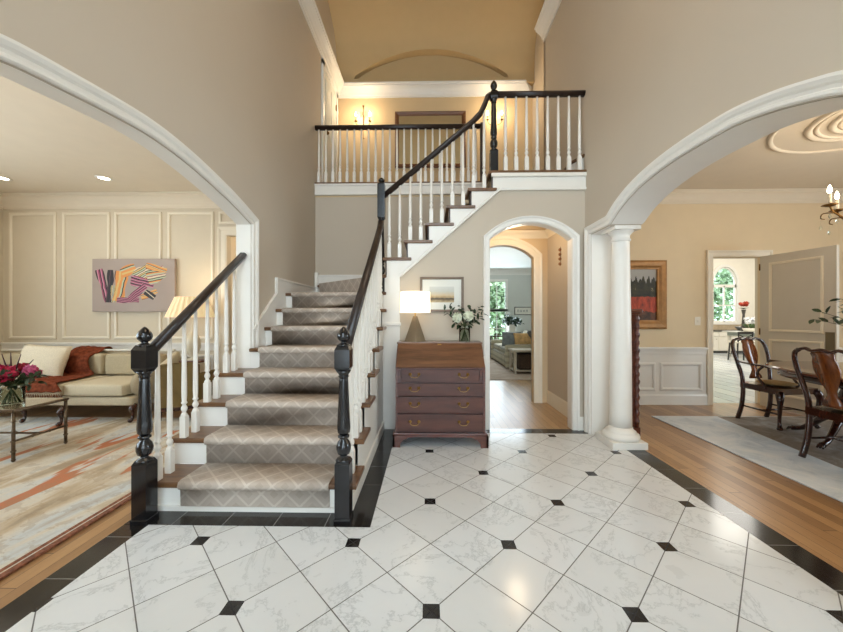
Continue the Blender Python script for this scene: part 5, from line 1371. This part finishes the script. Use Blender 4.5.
mr = thing('wall_mirror', 'large wood-framed mirror on the gallery back wall', 'mirror', (0.04,YG,4.04))
obj('frame', MB().trim(rect(-0.62,0.705,4.04,5.09), [(0,0),(0,0.03),(0.02,0.04),(0.055,0.03),(0.075,0.015),(0.075,0)], lambda p,q,d:(p,YG-d,q), closed=True), wood_grain('walnut_frame',(84,50,26),(128,82,46),0.4,4,0), mr)
t = NT('mirror_glass'); t.set(Base_Color=srgb(225,222,212), Roughness=0.04, Metallic=1.0)
obj('mirror_glass', MB().box(-0.55,0.635,YG-0.012,YG-0.001,4.11,5.02), t.m, mr)
sd = thing('smoke_detector', 'small white smoke detector on the coved ceiling at the top edge', 'detector', (1.42,5.62,6.59))
obj('housing', MB().lathe([(0.07,0.02),(0.075,-0.015),(0.06,-0.035),(0,-0.04)],n=24,M=Matrix.Translation((1.42,5.62,6.60))@Matrix.Rotation(0.35,4,'X')), M_WHITEP, sd)

# ------------------------------------------------------------------ garden beyond the far windows
def tree(x, y, h, r, label):
    t_ = thing('garden_tree', label, 'tree', (x,y,0), group='trees outside the windows')
    obj('trunk', MB().tube([(x,y,0),(x+0.1,y,h*0.4),(x,y,h*0.7)],[0.12,0.09,0.05],8,up=(0,1,0)), plain('bark_'+str(int(x*10)),(90,80,66),0.9), t_)
    mb = MB()
    for i in range(5200):
        d = rdir(); p = Vector((x,y,h*0.6))+Vector((d.x*r,d.y*r*0.7,d.z*h*0.5))*random.uniform(0.3,1)
        leaf(mb, p, rdir(), 0.19, 0.12, up=rdir())
    obj('crown', mb, M_LEAFG, t_)
M_LEAFG = plain('garden_leaf', (182,204,170), 0.6, var=0.25, scale=3)
tree(2.7, 13.6, 4.0, 1.5, 'green tree outside the far family room window')
tree(12.4, 15.2, 5.0, 1.8, 'green tree outside the arched kitchen window')
struct('ground', MB().box(-14,24,10.7,40,-0.12,-0.07), plain('lawn',(96,120,66),0.9))
# ------------------------------------------------------------------ lights
def area(name, loc, rot, size, power, col, sy=None):
    l = bpy.data.lights.new(name, 'AREA'); l.energy = power; l.color = col; l.size = size
    if sy: l.shape = 'RECTANGLE'; l.size_y = sy
    o = bpy.data.objects.new(name, l); COL.objects.link(o); o.location = loc; o.rotation_euler = rot; return o
def point(name, loc, power, col, r=0.05):
    l = bpy.data.lights.new(name, 'POINT'); l.energy = power; l.color = col; l.shadow_soft_size = r
    o = bpy.data.objects.new(name, l); COL.objects.link(o); o.location = loc; return o
DAY = (0.74, 0.88, 1.0); WARMC = (1.0, 0.78, 0.52); SOFT = (1.0, 0.92, 0.82)
R90 = PI/2
area('front_window_light', (0,-2.45,1.4), (R90,0,0), 3.2, 98, DAY, 2.2)
area('front_upper_window_light', (0,-2.45,4.2), (R90,0,0), 2.4, 62, (0.68,0.85,1.0), 2.0)
area('foyer_chandelier_light', (0,1.4,5.6), (0,0,0), 1.6, 42, (1.0,0.80,0.58))
point('sconce_light', (-1.2,6.12,5.0), 15, WARMC); point('sconce_light', (1.25,6.12,5.0), 15, WARMC)
area('living_window_light', (-6.2,0.0,1.6), (R90,0,-R90), 2.6, 75, DAY, 1.8)
area('living_window_light', (-6.2,2.4,1.6), (R90,0,-R90), 1.8, 25, DAY, 1.8)
area('living_bounce_fill', (-4.2,1.2,1.5), (PI,0,0), 2.5, 24, SOFT, 2.5)  # added fill facing up, stands in for bounced light on the ceiling; no fixture
point('living_lamp_light', (-3.25,4.55,1.75), 4, WARMC, 0.1)
area('living_ceiling_light', (-4.6,3.6,2.98), (0,0,0), 2.6, 15, SOFT, 1.6)
area('dining_window_light', (7.2,1.2,1.6), (R90,0,R90), 2.0, 95, DAY, 1.8)
point('chandelier_light', (4.0,2.6,2.45), 34, WARMC, 0.3)
area('dining_bounce_fill', (4.9,1.0,1.5), (PI,0,0), 2.0, 22, SOFT, 2.0)  # added helper light aimed at the dining ceiling, not a lamp of the room
point('hall_light', (1.15,4.4,2.30), 11, WARMC, 0.1)
area('family_window_light', (2.1,10.35,1.6), (R90,0,PI), 1.6, 70, DAY, 1.6)
area('family_bounce_fill', (1.6,7.6,1.9), (PI,0,0), 2.0, 26, (0.92,0.97,1), 3.0)  # invented upward area light that lifts the family room ceiling
area('kitchen_light', (9.0,8.8,4.1), (0,0,0), 5.0, 340, (1,0.97,0.9), 4.0)
point('closet_light', (-2.5,5.7,2.3), 22, WARMC, 0.1)
W_ = bpy.data.worlds.new('sky'); bpy.context.scene.world = W_; W_.use_nodes = True
bg = W_.node_tree.nodes['Background']; bg.inputs[0].default_value = (0.78,0.9,1,1); bg.inputs[1].default_value = 7.0
# ------------------------------------------------------------------ camera
cam = bpy.data.cameras.new('camera'); co = bpy.data.objects.new('camera', cam); COL.objects.link(co)
cam.sensor_width = 36; cam.lens = 36*340/843; cam.clip_start = 0.02; cam.clip_end = 200
co.location = (0,0,1.2625); co.rotation_euler = (R90,0,0.0191)
sc = bpy.context.scene; sc.camera = co
sc.view_settings.view_transform = 'Standard'; sc.view_settings.look = 'None'; sc.view_settings.gamma = 1
sc.view_settings.use_curve_mapping = False; sc.view_settings.exposure = -0.12
